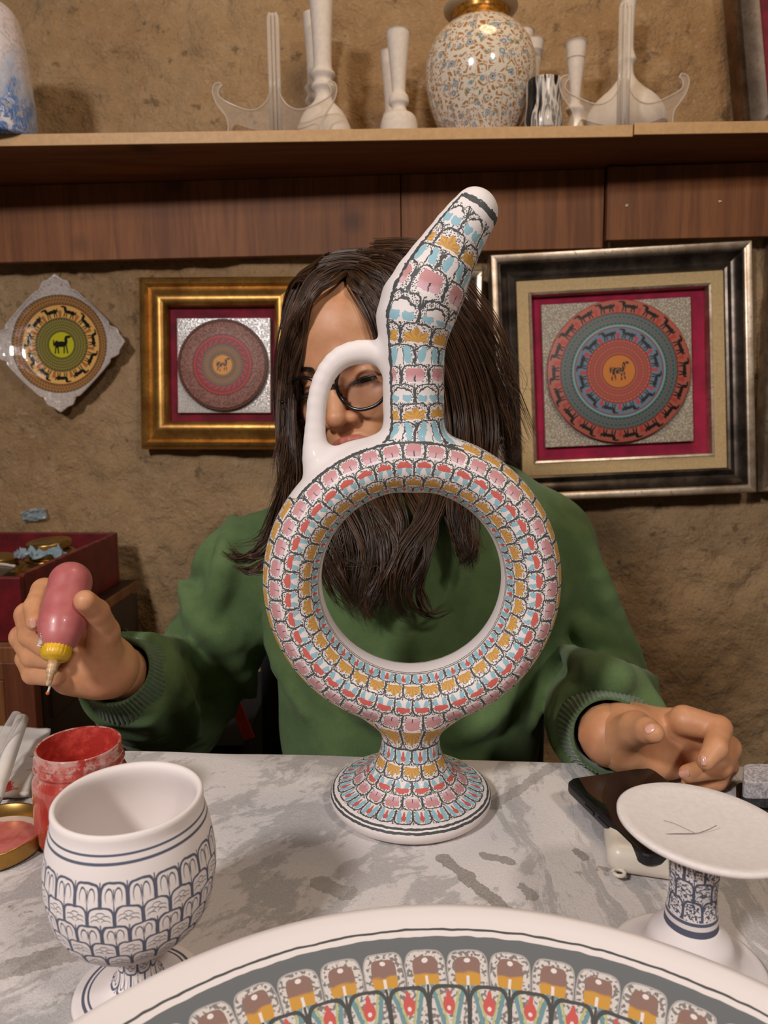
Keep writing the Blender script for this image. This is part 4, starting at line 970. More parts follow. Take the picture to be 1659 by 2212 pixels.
# ================================================================ RED PAINT JAR, LID, PALETTE SHEET, PEN
jp = atz(182, 1800, TABLE_Z) + np.array([0, 0, 0.0005])
jr = empty('paint_jar', jp); jr.scale = (.775, .775, .80); tag(jr, 'open glass jar of red paint standing behind the outlined goblet', 'jar')
JH = 0.083; Rj = 0.0398
g = G('paint_smeared_glass'); x, y, z = g.xyz(); n = g.noise(1.0, 4, 0.65, vec=g.vec(x * 55, y * 55, z * 20)); n2 = g.noise(90, 3, 0.7)
c = g.mix(n.ss(0.38, 0.66), rgb(166, 52, 44), rgb(188, 96, 84)); c = g.mix((n2 * 0.6 + n * 0.4 + (z - 0.06) * 5.0).ss(0.54, 0.66), c, rgb(196, 150, 140)); c = g.mix(n2.ss(0.64, 0.72) * 0.6, c, rgb(110, 62, 56)); g.col(c).rough(0.18).set(Coat_Weight=0.8, Coat_Roughness=0.06); M_PJAR = g.m
outp = [(0, 0.0), (Rj * .86, 0.0), (Rj * .96, .002), (Rj, .007), (Rj * 1.0, .030), (Rj * 1.0, .050), (Rj * .985, .0565), (Rj * .92, .0610), (Rj * .90, .0635), (Rj * .915, .0650), (Rj * .95, .0662), (Rj * .955, .0680), (Rj * .92, .0695), (Rj * .905, .0715), (Rj * .935, .0730), (Rj * .935, .0750), (Rj * .90, .0765), (Rj * .90, JH - .003), (Rj * .905, JH - .001), (Rj * .885, JH), (Rj * .85, JH - .0008)]
lathe_obj('glass_body', outp, M_PJAR, jr, 72)
g = G('wet_red_paint'); n = g.noise(70, 4, 0.7); n2 = g.noise(25, 2); c = g.mix(n.ss(.4, .68), rgb(170, 44, 36), rgb(206, 76, 62)); c = g.mix(n2.ss(.6, .7) * .6, c, rgb(196, 110, 90)); g.col(c).rough(0.55).bump(n, .5, .002); M_RPAINT = g.m
lathe_obj('paint_coating', [(Rj * .85, JH - .001), (Rj * .83, JH - .006), (Rj * .83, .058), (Rj * .88, .050), (Rj * .90, .044)], M_RPAINT, jr, 64)
lathe_obj('paint', [(Rj * .895, .0445), (Rj * .6, .0438), (Rj * .3, .0446), (0, .044)], M_RPAINT, jr, 48)
# its lid, upturned
lp = atz(-12, 1830, TABLE_Z)
ld = empty('upturned_lid', (lp[0], lp[1], TABLE_Z + .0006)); tag(ld, 'upturned gold jar lid stained with red paint, left of the goblet', 'lid'); r = .0335; h = .0125
lathe_obj('rim', [(r * .94, 0), (r * .985, .001), (r, .003), (r, h - .002), (r * 1.012, h - .001), (r * 1.0, h), (r * .97, h - .0005), (r * .962, .0035), (r * .93, .002)], plain('gold_lid', rgb(170, 132, 70), .28, .9, var=.15), ld, 64)
g = G('stained_lid'); n = g.noise(60, 4, .7); x, y, z = g.xyz(); rr = (x.sq() + y.sq()).sqrt(); c = g.mix(n.ss(.35, .65), rgb(176, 84, 76), rgb(196, 112, 104)); c = g.mix((rr + (n - .5) * .006) > .027, c, rgb(192, 172, 160)); g.col(c).rough(.35); 
lathe_obj('liner', [(r * .955, .0032), (r * .88, .0036), (r * .80, .0024), (r * .74, .0030), (0, .0030)], g.m, ld, 64)

# paint-dabbed paper with pen and glass rod
g = G('dabbed_paper'); n = g.noise(46, 3, .6); n2 = g.noise(16, 1); x, y, z = g.xyz(); c = g.mix(((n > .60) & (n2 > .46)), rgb(206, 198, 190), rgb(190, 64, 56)); c = g.mix(n.near(.575, .012) & (n2 > .5), c, rgb(196, 120, 110)); g.col(c).rough(.85).bump(g.noise(40, 3), .3, .002); M_PAPER = g.m
c0, c1, c2, c3 = atz(-190, 1760, TABLE_Z), atz(-190, 1560, TABLE_Z), atz(108, 1588, TABLE_Z), atz(62, 1722, TABLE_Z)
nn = 34; V = []
for i in range(nn):
    for j in range(nn):
        u, v = i / (nn - 1), j / (nn - 1); q = (np.array(c0) * (1 - u) + np.array(c3) * u) * (1 - v) + (np.array(c1) * (1 - u) + np.array(c2) * u) * v; V.append(q)
V = np.array(V); V[:, 2] = TABLE_Z + .0055 + .0022 * fbm(V * 26, 3, 4); V[:, :2] += .003 * np.stack([vnoise(V * 40, 2), vnoise(V * 40, 6)], 1)
F = [(i * nn + j, (i + 1) * nn + j, (i + 1) * nn + j + 1, i * nn + j + 1) for i in range(nn - 1) for j in range(nn - 1)]
pp = link(mesh_from(V, F, 'paper_towel'), 'paper_towel', M_PAPER); md = pp.modifiers.new('thick', 'SOLIDIFY'); md.thickness = .0035; md.offset = -1
tag(pp, 'folded white paper towel dabbed with red paint at the left edge', 'paper')
a, b = atz(-6, 1706, TABLE_Z + .014), atz(47, 1554, TABLE_Z + .030); 
M_WPLAS = plain('white_plastic', rgb(226, 220, 214), .3, var=.03)
d = (b - a) / np.linalg.norm(b - a); st = a - d * .012
pn = empty('white_pen', tuple(st)); tag(pn, 'white pen lying across the paint-dabbed paper', 'pen')
L_ = np.linalg.norm(b - st)
MB().tube([d * t for t in np.linspace(0, L_, 8)] + [d * (L_ + .001)], [.0056] * 8 + [.0044], 20).build('barrel', M_WPLAS, pn, True)
MB().tube([d * -.012, d * -.004, d * .0], [.001, .0045, .0055], 16).build('tip', M_WPLAS, pn, True)
g = G('glass_rod'); g.col(rgb(220, 215, 210)).rough(.05); tr = g.node('ShaderNodeBsdfTransparent'); mx = g.node('ShaderNodeMixShader'); lw = g.node('ShaderNodeLayerWeight'); lw.inputs[0].default_value = .45
g.nt.links.new((X(g, lw.outputs['Facing']) * .7 + .1).so, mx.inputs[0]); g.nt.links.new(tr.outputs[0], mx.inputs[1]); g.nt.links.new(g.b.outputs[0], mx.inputs[2]); g.nt.links.new(mx.outputs[0], g.out.inputs[0]); M_ROD = g.m
a, b = atz(-14, 1632, TABLE_Z + .024), atz(37, 1545, TABLE_Z + .040); d = (b - a) / np.linalg.norm(b - a); st = a - d * .06
rd = MB().tube([st + d * t for t in np.linspace(0, np.linalg.norm(b - st), 8)] + [b + d * .0016], [.0048] * 8 + [.003], 18).build('glass_rod', M_ROD, None, True)
tag(rd, 'clear glass rod lying beside the white pen', 'rod')

# ================================================================ PHONE, EARBUD CASE, TABLET (right)
def rounded_slab(name, corners, z0, th, rad, mat, parent=None, bev=.0015):
    """corners: four plan points in order"""
    P = np.array(corners, float)[:, :2]; pts = []
    for k in range(4):
        a, b, c = P[k - 1], P[k], P[(k + 1) % 4]; u = (a - b) / np.linalg.norm(a - b); w = (c - b) / np.linalg.norm(c - b)
        p0, p1 = b + u * rad, b + w * rad
        for t in np.linspace(0, 1, 7): pts.append((1 - t) ** 2 * p0 + 2 * t * (1 - t) * b + t * t * p1)
    m = MB(); m.add(*poly_prism([tuple(p) for p in pts], z0, z0 + th)); bm = m.mesh(name); o = link(bm, name, mat, parent, False)
    area = sum(pts[i][0] * pts[(i + 1) % len(pts)][1] - pts[(i + 1) % len(pts)][0] * pts[i][1] for i in range(len(pts)))
    if area < 0: bm.flip_normals()
    md = o.modifiers.new('bevel', 'BEVEL'); md.width = bev; md.segments = 3; md.limit_method = 'ANGLE'; return o
M_SCREEN = plain('black_screen', rgb(10, 10, 11), .06, var=.1); M_PHBODY = plain('phone_metal', rgb(52, 52, 54), .35, .6, var=.1)
zt = TABLE_Z + .021                 # the phone rests on the earbud case
# far-left corner, the long side towards the camera, measured on the raised plane
k0 = atz(1219, 1682, zt); k1 = atz(1380, 1838, zt); d1 = (k1 - k0) / np.linalg.norm(k1 - k0); d2 = np.array([d1[1] * -1, d1[0], 0.0]); 
if d2[0] < 0: d2 = -d2
w_ = .074; l_ = np.linalg.norm(k1 - k0) + .006
ph = empty('phone', (k0[0], k0[1], zt)); tag(ph, 'black smartphone propped on the white case behind the pedestal dish', 'phone')
cs = [np.zeros(3), d1 * l_, d1 * l_ + d2 * w_, d2 * w_]
bo = rounded_slab('phone_body', cs, -.0088, .0082, .009, M_PHBODY, ph, .0022)
cs2 = [d1 * .0016 + d2 * .0016, d1 * (l_ - .0016) + d2 * .0016, d1 * (l_ - .0016) + d2 * (w_ - .0016), d1 * .0016 + d2 * (w_ - .0016)]
rounded_slab('screen', cs2, -.0008, .0010, .008, M_SCREEN, ph, .0003)
for t0, t1 in ((.30, .42), (.47, .66)):
    c = d1 * l_ * (t0 + t1) / 2; MB().box((0, 0, 0), (l_ * (t1 - t0), .0012, .0026), Matrix.Translation((c[0] - d2[0] * .0003, c[1] - d2[1] * .0003, -.0046)) @ Matrix.Rotation(atan2(d1[1], d1[0]), 4, 'Z')).build('side_button', M_PHBODY, bo, bevel=.0004)
# tilt the phone a little: its far end rests lower
ec = empty('earbud_case', tuple(atz(1394, 1880, TABLE_Z) + np.array([.006, .008, 0.0003]))); tag(ec, 'rounded white earbud case with a small loop, under the phone', 'case')
M_CASE = plain('cream_plastic', rgb(222, 212, 196), .35, var=.03)
def case_sdf(p):
    q = np.abs(p - np.array([0, 0, .0098], np.float32)) - np.array([.0205, .0135, .0015], np.float32)
    return nrmv(np.maximum(q, 0)) + np.minimum(q.max(1), 0) - .0082
cv, cq = mesh_sdf(case_sdf, (-.034, -.026, -.001), (.034, .026, .022), .0012, 2); o = link(mesh_np(cv, cq), 'case_body', M_CASE, ec); o.rotation_euler = (0, 0, radians(-14))
t = [(-.0285 - .0035 * cos(a), -.010 + .0035 * sin(a) - .004, .008) for a in np.linspace(0, 2 * pi, 18)]; lo_ = MB().tube(t, .0012, 8).build('loop', M_CASE, ec, True); lo_.location = (.002, -.004, -.003)
# black tablet and speckled pad at the right edge
tbx = rounded_slab('black_tablet', [atz(1590, 1745, TABLE_Z + .012), atz(1590, 1690, TABLE_Z + .012), atz(1950, 1700, TABLE_Z + .012), atz(1950, 1760, TABLE_Z + .012)], TABLE_Z + .0005, .012, .006, M_SCREEN, None)
tag(tbx, 'glossy black tablet lying at the right edge beside the curled hand', 'tablet')
M_PAD = plain('speckled_felt', rgb(176, 170, 172), .95, var=.3, scale=500)
z_ = .775; pd = rounded_slab('felt_pad', [atz(1606, 1690, z_), atz(1606, 1650, z_), atz(1960, 1652, z_), atz(1960, 1694, z_)], TABLE_Z + .0008, .0245, .006, M_PAD, None)
tag(pd, 'pale speckled felt block at the right edge behind the black tablet', 'block')

# ================================================================ PERSON
def J(px, py, Y, rpx): return (at(px, py, Y).astype(np.float32), rpx * px_size(Y, py))
def skin_mat():
    g = G('skin'); n = g.noise(55, 4, 0.6); f = g.noise(900, 2); red = g.attr('lip'); w = g.noise(14, 2)
    c = g.mix(n.ss(0.3, 0.7), rgb(196, 138, 98), rgb(208, 152, 112)); c = g.mix(w.ss(0.45, 0.7) * 0.35, c, rgb(198, 122, 92))
    c = g.mix(red.ss(0.2, 0.8) * 0.75, c, rgb(178, 92, 84)); g.col(c).rough(0.48)
    g.set(Subsurface_Weight=0.12, Subsurface_Radius=(0.006, 0.0025, 0.0015), Subsurface_Scale=1.0).bump(f * 0.6 + g.noise(300, 3) * 0.8, 0.10, 0.0008); return g.m
M_SKIN = skin_mat()
# ---- head
HR = np.array((Matrix.Rotation(radians(-22), 3, 'Z') @ Matrix.Rotation(radians(11), 3, 'X') @ Matrix.Rotation(radians(-13), 3, 'Y')), np.float32)
EYE0 = at(727, 823, 0.752)
HO = (EYE0 - HR @ np.array([0, -0.078, 0])).astype(np.float32)
def hw(x, y, z): return HO + HR @ np.array([x, y, z], np.float32)      # head-local to world
def to_head(p): return (p - HO) @ HR
LIPU = [((-0.0245, -0.0800, -0.0660), .0030), ((-0.012, -0.0905, -0.0622), .0046), ((-0.004, -0.0945, -0.0605), .0050), ((0.004, -0.0945, -0.0605), .0050), ((0.012, -0.0905, -0.0622), .0046), ((0.0245, -0.0800, -0.0660), .0030)]
LIPL = [((-0.021, -0.0815, -0.0688), .0034), ((-0.010, -0.0895, -0.0712), .0056), ((0.010, -0.0895, -0.0712), .0056), ((0.021, -0.0815, -0.0688), .0034)]
def head_sdf_l(p):
    d = ell(p, (0, 0.012, 0.036), (0.0695, 0.093, 0.086))
    d = smin(d, ell(p, (0, -0.026, -0.046), (0.056, 0.060, 0.066)), 0.020)
    d = smin(d, ell(p, (0, -0.045, 0.040), (0.056, 0.046, 0.055)), 0.020)
    d = smin(d, ell(p, (0, -0.062, -0.102), (0.026, 0.024, 0.020)), 0.022)
    for s in (-1, 1):
        d = smin(d, ell(p, (s * 0.037, -0.054, -0.026), (0.027, 0.029, 0.024)), 0.016)
        d = smin(d, rcone(p, (s * 0.012, -0.083, 0.019), (s * 0.047, -0.066, 0.020), 0.009, 0.007), 0.014)
    for s in (-1, 1):
        d = smax(d, -ell(p, (s * 0.030, -0.0935, -0.001), (0.0185, 0.0135, 0.0115)), 0.012)
    d = smin(d, rcone(p, (0, -0.080, 0.012), (0, -0.0965, -0.024), 0.0075, 0.0085), 0.009)
    d = smin(d, rcone(p, (0, -0.0955, -0.024), (0, -0.1025, -0.0345), 0.0088, 0.0108), 0.005)
    for s in (-1, 1):
        d = smin(d, ell(p, (s * 0.0128, -0.0905, -0.0385), (0.0078, 0.0105, 0.0078)), 0.004)
        d = smax(d, -ell(p, (s * 0.0068, -0.0990, -0.0470), (0.0036, 0.0058, 0.0036)), 0.002)
    d = smin(d, ell(p, (0, -0.078, -0.062), (0.028, 0.013, 0.020)), 0.010)
    d = smax(d, -rcone(p, (0, -0.0960, -0.0490), (0, -0.0950, -0.0560), 0.0022, 0.0026), 0.004)
    d = smin(d, chain(p, [(np.array(a), r) for a, r in LIPU], .002), 0.0022); d = smin(d, chain(p, [(np.array(a), r) for a, r in LIPL], .002), 0.0022)
    for s in (-1, 1):
        c = np.array((s * 0.0310, -0.0680, -0.0020), np.float32)
        lid = nrmv(p - c) - 0.0133
        slit = ell(p, (s * 0.0310, -0.0800, -0.0062), (0.0128, 0.0085, 0.0026))
        lid = smax(lid, -slit, 0.0012); d = smin(d, lid, 0.0030)
        d = smax(d, -ell(p, (s * 0.0310, -0.0800, -0.0062), (0.0126, 0.0085, 0.0024)), 0.0010)
        d = smin(d, ell(p, (s * 0.070, 0.012, -0.012), (0.007, 0.017, 0.030)), 0.008)
    return d
NECKB = np.array([0.030, 0.845, 0.955], np.float32)
def head_sdf(p):
    d = head_sdf_l(to_head(p))
    return smin(d, rcone(p, hw(0, 0.028, -0.06), NECKB, 0.050, 0.056), 0.02)
# ---- hands
LH_F = [[J(150, 1295, .632, 27), J(96, 1276, .612, 27), J(78, 1312, .590, 25.5), J(77, 1343, .572, 21)],
        [J(158, 1340, .640, 27), J(60, 1328, .612, 27), J(66, 1372, .588, 25.5), J(98, 1398, .572, 22)],
        [J(165, 1385, .640, 26), J(48, 1376, .610, 26), J(70, 1416, .588, 25), J(112, 1424, .576, 21)],
        [J(180, 1430, .630, 25), J(58, 1422, .606, 23), J(72, 1455, .590, 23), J(118, 1462, .580, 21)]]
LH_T = [J(226, 1420, .612, 42), J(224, 1366, .596, 33), J(208, 1322, .578, 27), J(184, 1298, .563, 24)]
LH_P = [J(236, 1442, .625, 58), J(196, 1424, .620, 64), J(165, 1440, .612, 52)]
WL_ = at(252, 1448, .638); EL_ = np.array([-0.258, 0.850, 0.668]); SLs = np.array([-0.142, 0.830, 0.862])
WR_ = at(1318, 1590, .545); ER_ = np.array([0.258, 0.835, 0.700]); SRs = np.array([0.182, 0.830, 0.888])
def left_hand_sdf(p):
    pm = chain(p, LH_P, .01); pm = smin(pm, chain(p, [J(150, 1462, .602, 34), J(205, 1470, .610, 34)], .01), .012)
    pm = smin(pm, chain(p, [J(165, 1320, .642, 30), J(178, 1400, .640, 34)], .01), .012)
    pm = smin(pm, rcone(p, at(225, 1440, .628), WL_ + (EL_ - WL_) * .25, .0245, .027), .014)
    d = None
    for f in LH_F:
        c = chain(p, f, .0022); d = c if d is None else smin(d, c, .0018)
    d = smin(d, pm, .006); return smin(d, chain(p, LH_T, .003), .006)
dY = -0.026
def JR(px, py, Y, r): return J(px, py, Y + dY, r)
RH_F = [[JR(1478, 1556, .560, 33), JR(1553, 1573, .548, 27), JR(1546, 1615, .530, 25), JR(1524, 1645, .522, 19)],
        [JR(1488, 1580, .576, 33), JR(1572, 1615, .562, 27), JR(1556, 1655, .545, 24.5), JR(1486, 1671, .535, 19.5)],
        [JR(1480, 1610, .578, 31), JR(1568, 1652, .566, 25), JR(1548, 1684, .550, 22), JR(1490, 1694, .548, 18)],
        [JR(1470, 1640, .572, 27), JR(1556, 1680, .564, 21), JR(1540, 1700, .556, 18), JR(1490, 1702, .552, 16)]]
RH_T = [JR(1346, 1588, .556, 42), JR(1374, 1574, .536, 37), JR(1398, 1578, .517, 27), JR(1412, 1583, .508, 22.5)]
def right_hand_sdf(p):
    pm = chain(p, [JR(1345, 1590, .568, 55), JR(1400, 1590, .580, 56), JR(1455, 1580, .578, 50)], .01)
    pm = smin(pm, chain(p, [JR(1362, 1625, .566, 40), JR(1410, 1648, .564, 34), JR(1450, 1652, .566, 30)], .01), .014)
    pm = smin(pm, rcone(p, JR(1350, 1590, .570, 1)[0], WR_ + (ER_ - WR_) * .25, .0245, .027), .014)
    # hollow of the palm
    pm = smax(pm, -ell(p, JR(1450, 1622, .540, 1)[0], (.016, .016, .013)), .012)
    d = None
    for f in RH_F:
        c = chain(p, f, .0022); d = c if d is None else smin(d, c, .0016)
    d = smin(d, pm, .006); return smin(d, chain(p, RH_T, .003), .006)
def torso_sdf(p):
    d = smin(ell(p, (.026, .825, .86), (.125, .080, .15)), ell(p, (.03, .82, .66), (.125, .085, .22)), .05)
    d = smin(d, chain(p, [(SLs, .034), (np.array([.02, .845, .925]), .040), (SRs, .034)], .02), .03); d = smin(d, rcone(p, NECKB, hw(0, 0.03, -.05), .054, .044), .03)
    d = smin(d, rcone(p, SLs, EL_, .038, .033), .02); d = smin(d, rcone(p, EL_, WL_, .034, .026), .01)
    d = smin(d, rcone(p, SRs, ER_, .038, .033), .02); d = smin(d, rcone(p, ER_, WR_, .034, .026), .01)
    for s in (-1, 1): d = smin(d, rcone(p, (.03 + s * .08, .82, .50), (.03 + s * .10, .50, .50), .072, .055), .03); d = smin(d, rcone(p, (.03 + s * .10, .50, .50), (.03 + s * .10, .56, .06), .05, .038), .02); d = smin(d, rcone(p, (.03 + s * .10, .57, .035), (.03 + s * .10, .44, .03), .032, .026), .02)
    return d
def bounds(pts, m): a = np.array(pts); return a.min(0) - m, a.max(0) + m
pieces = []
lo, hi = bounds([hw(*c) for c in [(a, b, c_) for a in (-.08, .08) for b in (-.12, .11) for c_ in (-.13, .13)]], .002); lo[2] = min(lo[2], .93)
pieces.append(mesh_sdf(head_sdf, lo, hi, .00155, 2))
lo, hi = bounds([q[0] for f in LH_F + [LH_T] for q in f] + [WL_], .03); pieces.append(mesh_sdf(left_hand_sdf, lo, hi, .00125, 2))
lo, hi = bounds([q[0] for f in RH_F + [RH_T] for q in f] + [WR_], .03); pieces.append(mesh_sdf(right_hand_sdf, lo, hi, .00125, 2))
pieces.append(mesh_sdf(torso_sdf, (-.34, .42, -.01), (.40, .96, 1.05), .009, 2))
off = 0; VV = []; QQ = []
for V, Q in pieces: VV.append(V); QQ.append(Q + off); off += len(V)
BV = np.vstack(VV); BQ = np.vstack(QQ)
lip = np.zeros(len(BV)); nh = len(pieces[0][0]); pl_ = to_head(BV[:nh].astype(np.float32))
ld_ = np.minimum(chain(pl_, [(np.array(a), r) for a, r in LIPU], .001), chain(pl_, [(np.array(a), r) for a, r in LIPL], .001)); lip[:nh] = np.clip(1 - ld_ / .0012, 0, 1)
person = empty('person', (0.03, 0.82, 0)); tag(person, 'person in a green sweatshirt and glasses sitting behind the ring ewer', 'person')
PW = Matrix.Translation((-0.03, -0.82, 0))
def pchild(o): o.parent = person; o.matrix_parent_inverse = PW; return o
me = mesh_np(BV, BQ, 'body'); t = me.attributes.new('lip', 'FLOAT', 'POINT'); t.data.foreach_set('value', lip.astype(np.float32))
body = pchild(link(me, 'body', M_SKIN))
# eyes, lashes, brows, nails
g = G('eyeball'); x, y, z = g.xyz(); r = (x.sq() + (z + 0.0058).sq()).sqrt(); c = g.mix(r.ss(.0062, .0056), rgb(206, 196, 188), rgb(58, 40, 30)); c = g.mix(r < .0026, c, rgb(8, 8, 8)); g.col(c).rough(.08); M_EYE = g.m
M_LASH = plain('lash_hair', rgb(24, 18, 15), .5)
HM4 = Matrix.Translation(Vector([float(v) for v in HO])) @ Matrix([[float(v) for v in r] for r in HR]).to_4x4()
def hchild(o): o.matrix_world = HM4 @ o.matrix_basis; return o
for s in (-1, 1):
    bm = bmesh.new(); bmesh.ops.create_uvsphere(bm, u_segments=28, v_segments=18, radius=.0118); me = bpy.data.meshes.new('eye'); bm.to_mesh(me); bm.free()
    o = link(me, 'eye', M_EYE); o.parent = body; o.matrix_basis = HM4 @ Matrix.Translation((s * .031, -.068, -.002))
    lm = MB(); rr = random.Random(5)
    for k in range(46):
        t = k / 45 * 2 - 1; a = np.array([s * .031 + t * .0125, -.0805 + .0035 * t * t, -.0045 - .0012 * t * t]); b = a + np.array([t * .004, -.0055, -.0028 + rr.uniform(-.001, .001)]); m_ = (a + b) / 2 + np.array([0, 0, -.0012])
        lm.tube([a, m_, b], [.00032, .00024, .00006], 4)
    lm.tube(spline([(s * .031 - .0130, -.0770, -.0055), (s * .031 - .006, -.0805, -.0046), (s * .031, -.0815, -.0043), (s * .031 + .006, -.0805, -.0046), (s * .031 + .0130, -.0770, -.0055)], 24), .0006, 6)
    o = lm.build('eyelashes', M_LASH); o.parent = body; o.matrix_basis = HM4
    em = MB()
    for k in range(150):
        t = rr.random(); x0 = .012 + t * .040; z0 = .0165 + .0085 * sin(t * 2.3) - .006 * t + rr.uniform(-.0030, .0030) * (1 - .6 * t)
        P0 = np.array([s * x0, 0, z0]); 
        ys = np.linspace(-.11, -.04, 60); dd = head_sdf_l(np.array([[s * x0, yy, z0] for yy in ys], np.float32)); yy = ys[np.argmax(dd < 0)] - .0008
        a = np.array([s * x0, yy, z0]); b = a + np.array([s * .0062, .0016 + .002 * t, .0022 - .004 * t]); em.tube([a, (a + b) / 2 + np.array([0, -.0006, .0003]), b], [.00028, .00024, .00005], 4)
    o = em.build('eyebrow', M_LASH); o.parent = body; o.matrix_basis = HM4
M_NAIL = plain('fingernail', rgb(216, 160, 140), .25, var=.06, Coat_Weight=.3)
def nail(chain_, px, py, wpx, lpx, ang, sdf, Y0):
    """a thin curved nail laid on the finger where the measured direction meets it"""
    ts = np.linspace(Y0 - .05, Y0 + .03, 160); P = np.array([at(px, py, y) for y in ts], np.float32); d = sdf(P); i = int(np.argmax(d < 0)); p = P[i].astype(float)
    e = .0008; nn_ = np.array([sdf((p + dv).astype(np.float32)[None])[0] - sdf((p - dv).astype(np.float32)[None])[0] for dv in np.eye(3) * e]); nn_ /= np.linalg.norm(nn_)
    s = px_size(ts[i], py); ux = np.array([cos(ang), 0, -sin(ang)]); ux -= nn_ * ux.dot(nn_); ux /= np.linalg.norm(ux); uy = np.cross(nn_, ux)
    V = []; F = []; n1, n2 = 9, 9
    for a in range(n1):
        for b in range(n2):
            u, v = a / (n1 - 1) * 2 - 1, b / (n2 - 1) * 2 - 1; u2, v2 = u * sqrt(1 - v * v / 2.3), v * sqrt(1 - u * u / 2.3)
            V.append(p + ux * u2 * lpx * s / 2 * 1.1 + uy * v2 * wpx * s / 2 * 1.1 + nn_ * (.0006 - .0016 * v2 * v2 - .0006 * u2 * u2))
    F = [(a * n2 + b, (a + 1) * n2 + b, (a + 1) * n2 + b + 1, a * n2 + b + 1) for a in range(n1 - 1) for b in range(n2 - 1)]
    o = link(mesh_from(V, F, 'fingernail'), 'fingernail', M_NAIL); md = o.modifiers.new('thick', 'SOLIDIFY'); md.thickness = .0006; o.parent = body
nail(None, 70, 1347, 17, 20, radians(75), left_hand_sdf, .57)
nail(None, 1402, 1572, 24, 22, radians(-10), right_hand_sdf, .50)
nail(None, 1519, 1643, 15, 20, radians(75), right_hand_sdf, .50)
nail(None, 1477, 1671, 17, 24, radians(170), right_hand_sdf, .51)

# ---- sweatshirt
def sweat_sdf(p):
    d = ell(p, (.026, .800, .855), (.158, .102, .155)); d = smin(d, ell(p, (.030, .790, .70), (.146, .108, .20)), .05); d = smin(d, ell(p, (.03, .80, .53), (.165, .12, .11)), .05)
    d = smin(d, chain(p, [(SLs, .052), (np.array([-.075, .832, .905]), .052), (np.array([.02, .840, .945]), .056), (np.array([.125, .832, .925]), .053), (SRs, .052)], .02), .03)
    d = smin(d, rcone(p, NECKB + np.array([0, 0, -.01], np.float32), NECKB + np.array([-.004, -.004, .022], np.float32), .078, .064), .03)
    arm = None
    for Sh, El, Wr, k in ((SLs, EL_, WL_, 0), (SRs, ER_, WR_, 1)):
        ax = (El - Wr); ln = np.linalg.norm(ax); e1 = Wr + ax / ln * .046
        a = smin(rcone(p, Sh, El, .057, .054), rcone(p, El, e1, .055, .046), .03)
        # cloth gathered along the forearm and at the elbow
        q = p - Wr; s = (q @ (ax / ln).astype(np.float32)); fold = fbm(np.stack([s * 16, p[:, 0] * 34 + p[:, 2] * 26, p[:, 1] * 20], 1), 2, 31 + k)
        a = a - .0060 * np.clip(1 - np.abs(s - .13) / .2, 0, 1) * (1 - np.abs(fold) * 1.6)
        cut = .040 - s; a = smax(a, cut.astype(np.float32), .006)
        arm = a if arm is None else np.minimum(arm, a)
    d = smin(d, arm, .016)
    f = fbm(p * np.array([9, 9, 6.0]), 2, 12); d = d - .0045 * f - .003 * (1 - np.abs(fbm(p * np.array([15, 15, 7.0]), 1, 40)) * 2)
    inner = rcone(p, NECKB + np.array([-.004, -.004, .0], np.float32), NECKB + np.array([-.012, -.02, .12], np.float32), .054, .060)
    return smax(d, -inner, .004)
def surf(px, py, sdf, y0=.55, y1=.95, n=240):
    ys = np.linspace(y0, y1, n); P = np.array([at(px, py, y) for y in ys], np.float32); d = sdf(P); i = int(np.argmax(d < 0)) if (d < 0).any() else int(np.argmin(d)); return P[i]
RIDGES = [  # (polyline in the photograph, radius m, rise)
 ([(500, 1120), (492, 1200), (470, 1290), (430, 1365)], 0.0162), ([(392, 1262), (430, 1330), (500, 1372), (560, 1390)], 0.0175), ([(400, 1318), (460, 1372), (520, 1440), (545, 1500)], 0.0162),
 ([(330, 1385), (400, 1410), (460, 1470), (500, 1540)], 0.0162), ([(300, 1420), (350, 1460), (400, 1530), (420, 1590)], 0.0149), ([(290, 1470), (320, 1520), (340, 1580)], 0.0135), ([(420, 1240), (450, 1200), (478, 1150)], 0.0135),
 ([(1262, 1150), (1290, 1260), (1330, 1360), (1385, 1440)], 0.0175), ([(1230, 1330), (1290, 1380), (1370, 1402)], 0.0162), ([(1215, 1400), (1270, 1440), (1350, 1470), (1410, 1470)], 0.0162), ([(1240, 1500), (1300, 1500), (1380, 1520)], 0.0135),
 ([(640, 1180), (600, 1300), (610, 1420), (660, 1540)], 0.0162), ([(1150, 1120), (1190, 1250), (1180, 1400), (1150, 1560)], 0.0162), ([(800, 1440), (900, 1470), (1010, 1440)], 0.0135), ([(700, 1380), (780, 1520), (900, 1590)], 0.0135), ([(1130, 1420), (1060, 1540), (980, 1600)], 0.0149)]
RG = [(spline([surf(a, b, sweat_sdf) for a, b in pl], 8), r) for pl, r in RIDGES]
def sweat2(p):
    d = sweat_sdf(p)
    for P, r in RG:
        c = (P.min(0) + P.max(0)) / 2; rad = np.linalg.norm(P.max(0) - P.min(0)) / 2 + .05
        m = np.where(nrmv(p - c.astype(np.float32)) < rad)[0]
        if len(m): n = len(P); d[m] = smin(d[m], chain(p[m], [(q, r * (.25 + .75 * sin(pi * (k + .4) / n))) for k, q in enumerate(P)], .004), .009)
    return d
SV, SQd = mesh_sdf(sweat2, (-.34, .55, .44), (.40, .98, 1.03), .0042, 2)
def sweat_mat():
    g = G('green_fleece'); n = g.noise(30, 4, .6); f = g.noise(1100, 2, .7); v = g.noise(7, 3)
    c = g.mix(n.ss(.3, .7), rgb(74, 97, 54), rgb(90, 114, 66)); c = g.mix(f.ss(.3, .8) * .35, c, rgb(112, 136, 92)); c = g.mix(v.ss(.45, .75) * .3, c, rgb(62, 96, 58)); g.col(c).rough(.92).set(Sheen_Weight=.08, Sheen_Roughness=.5).bump(f + g.noise(420, 2) * .7, .3, .0012); return g.m
M_SWEAT = sweat_mat()
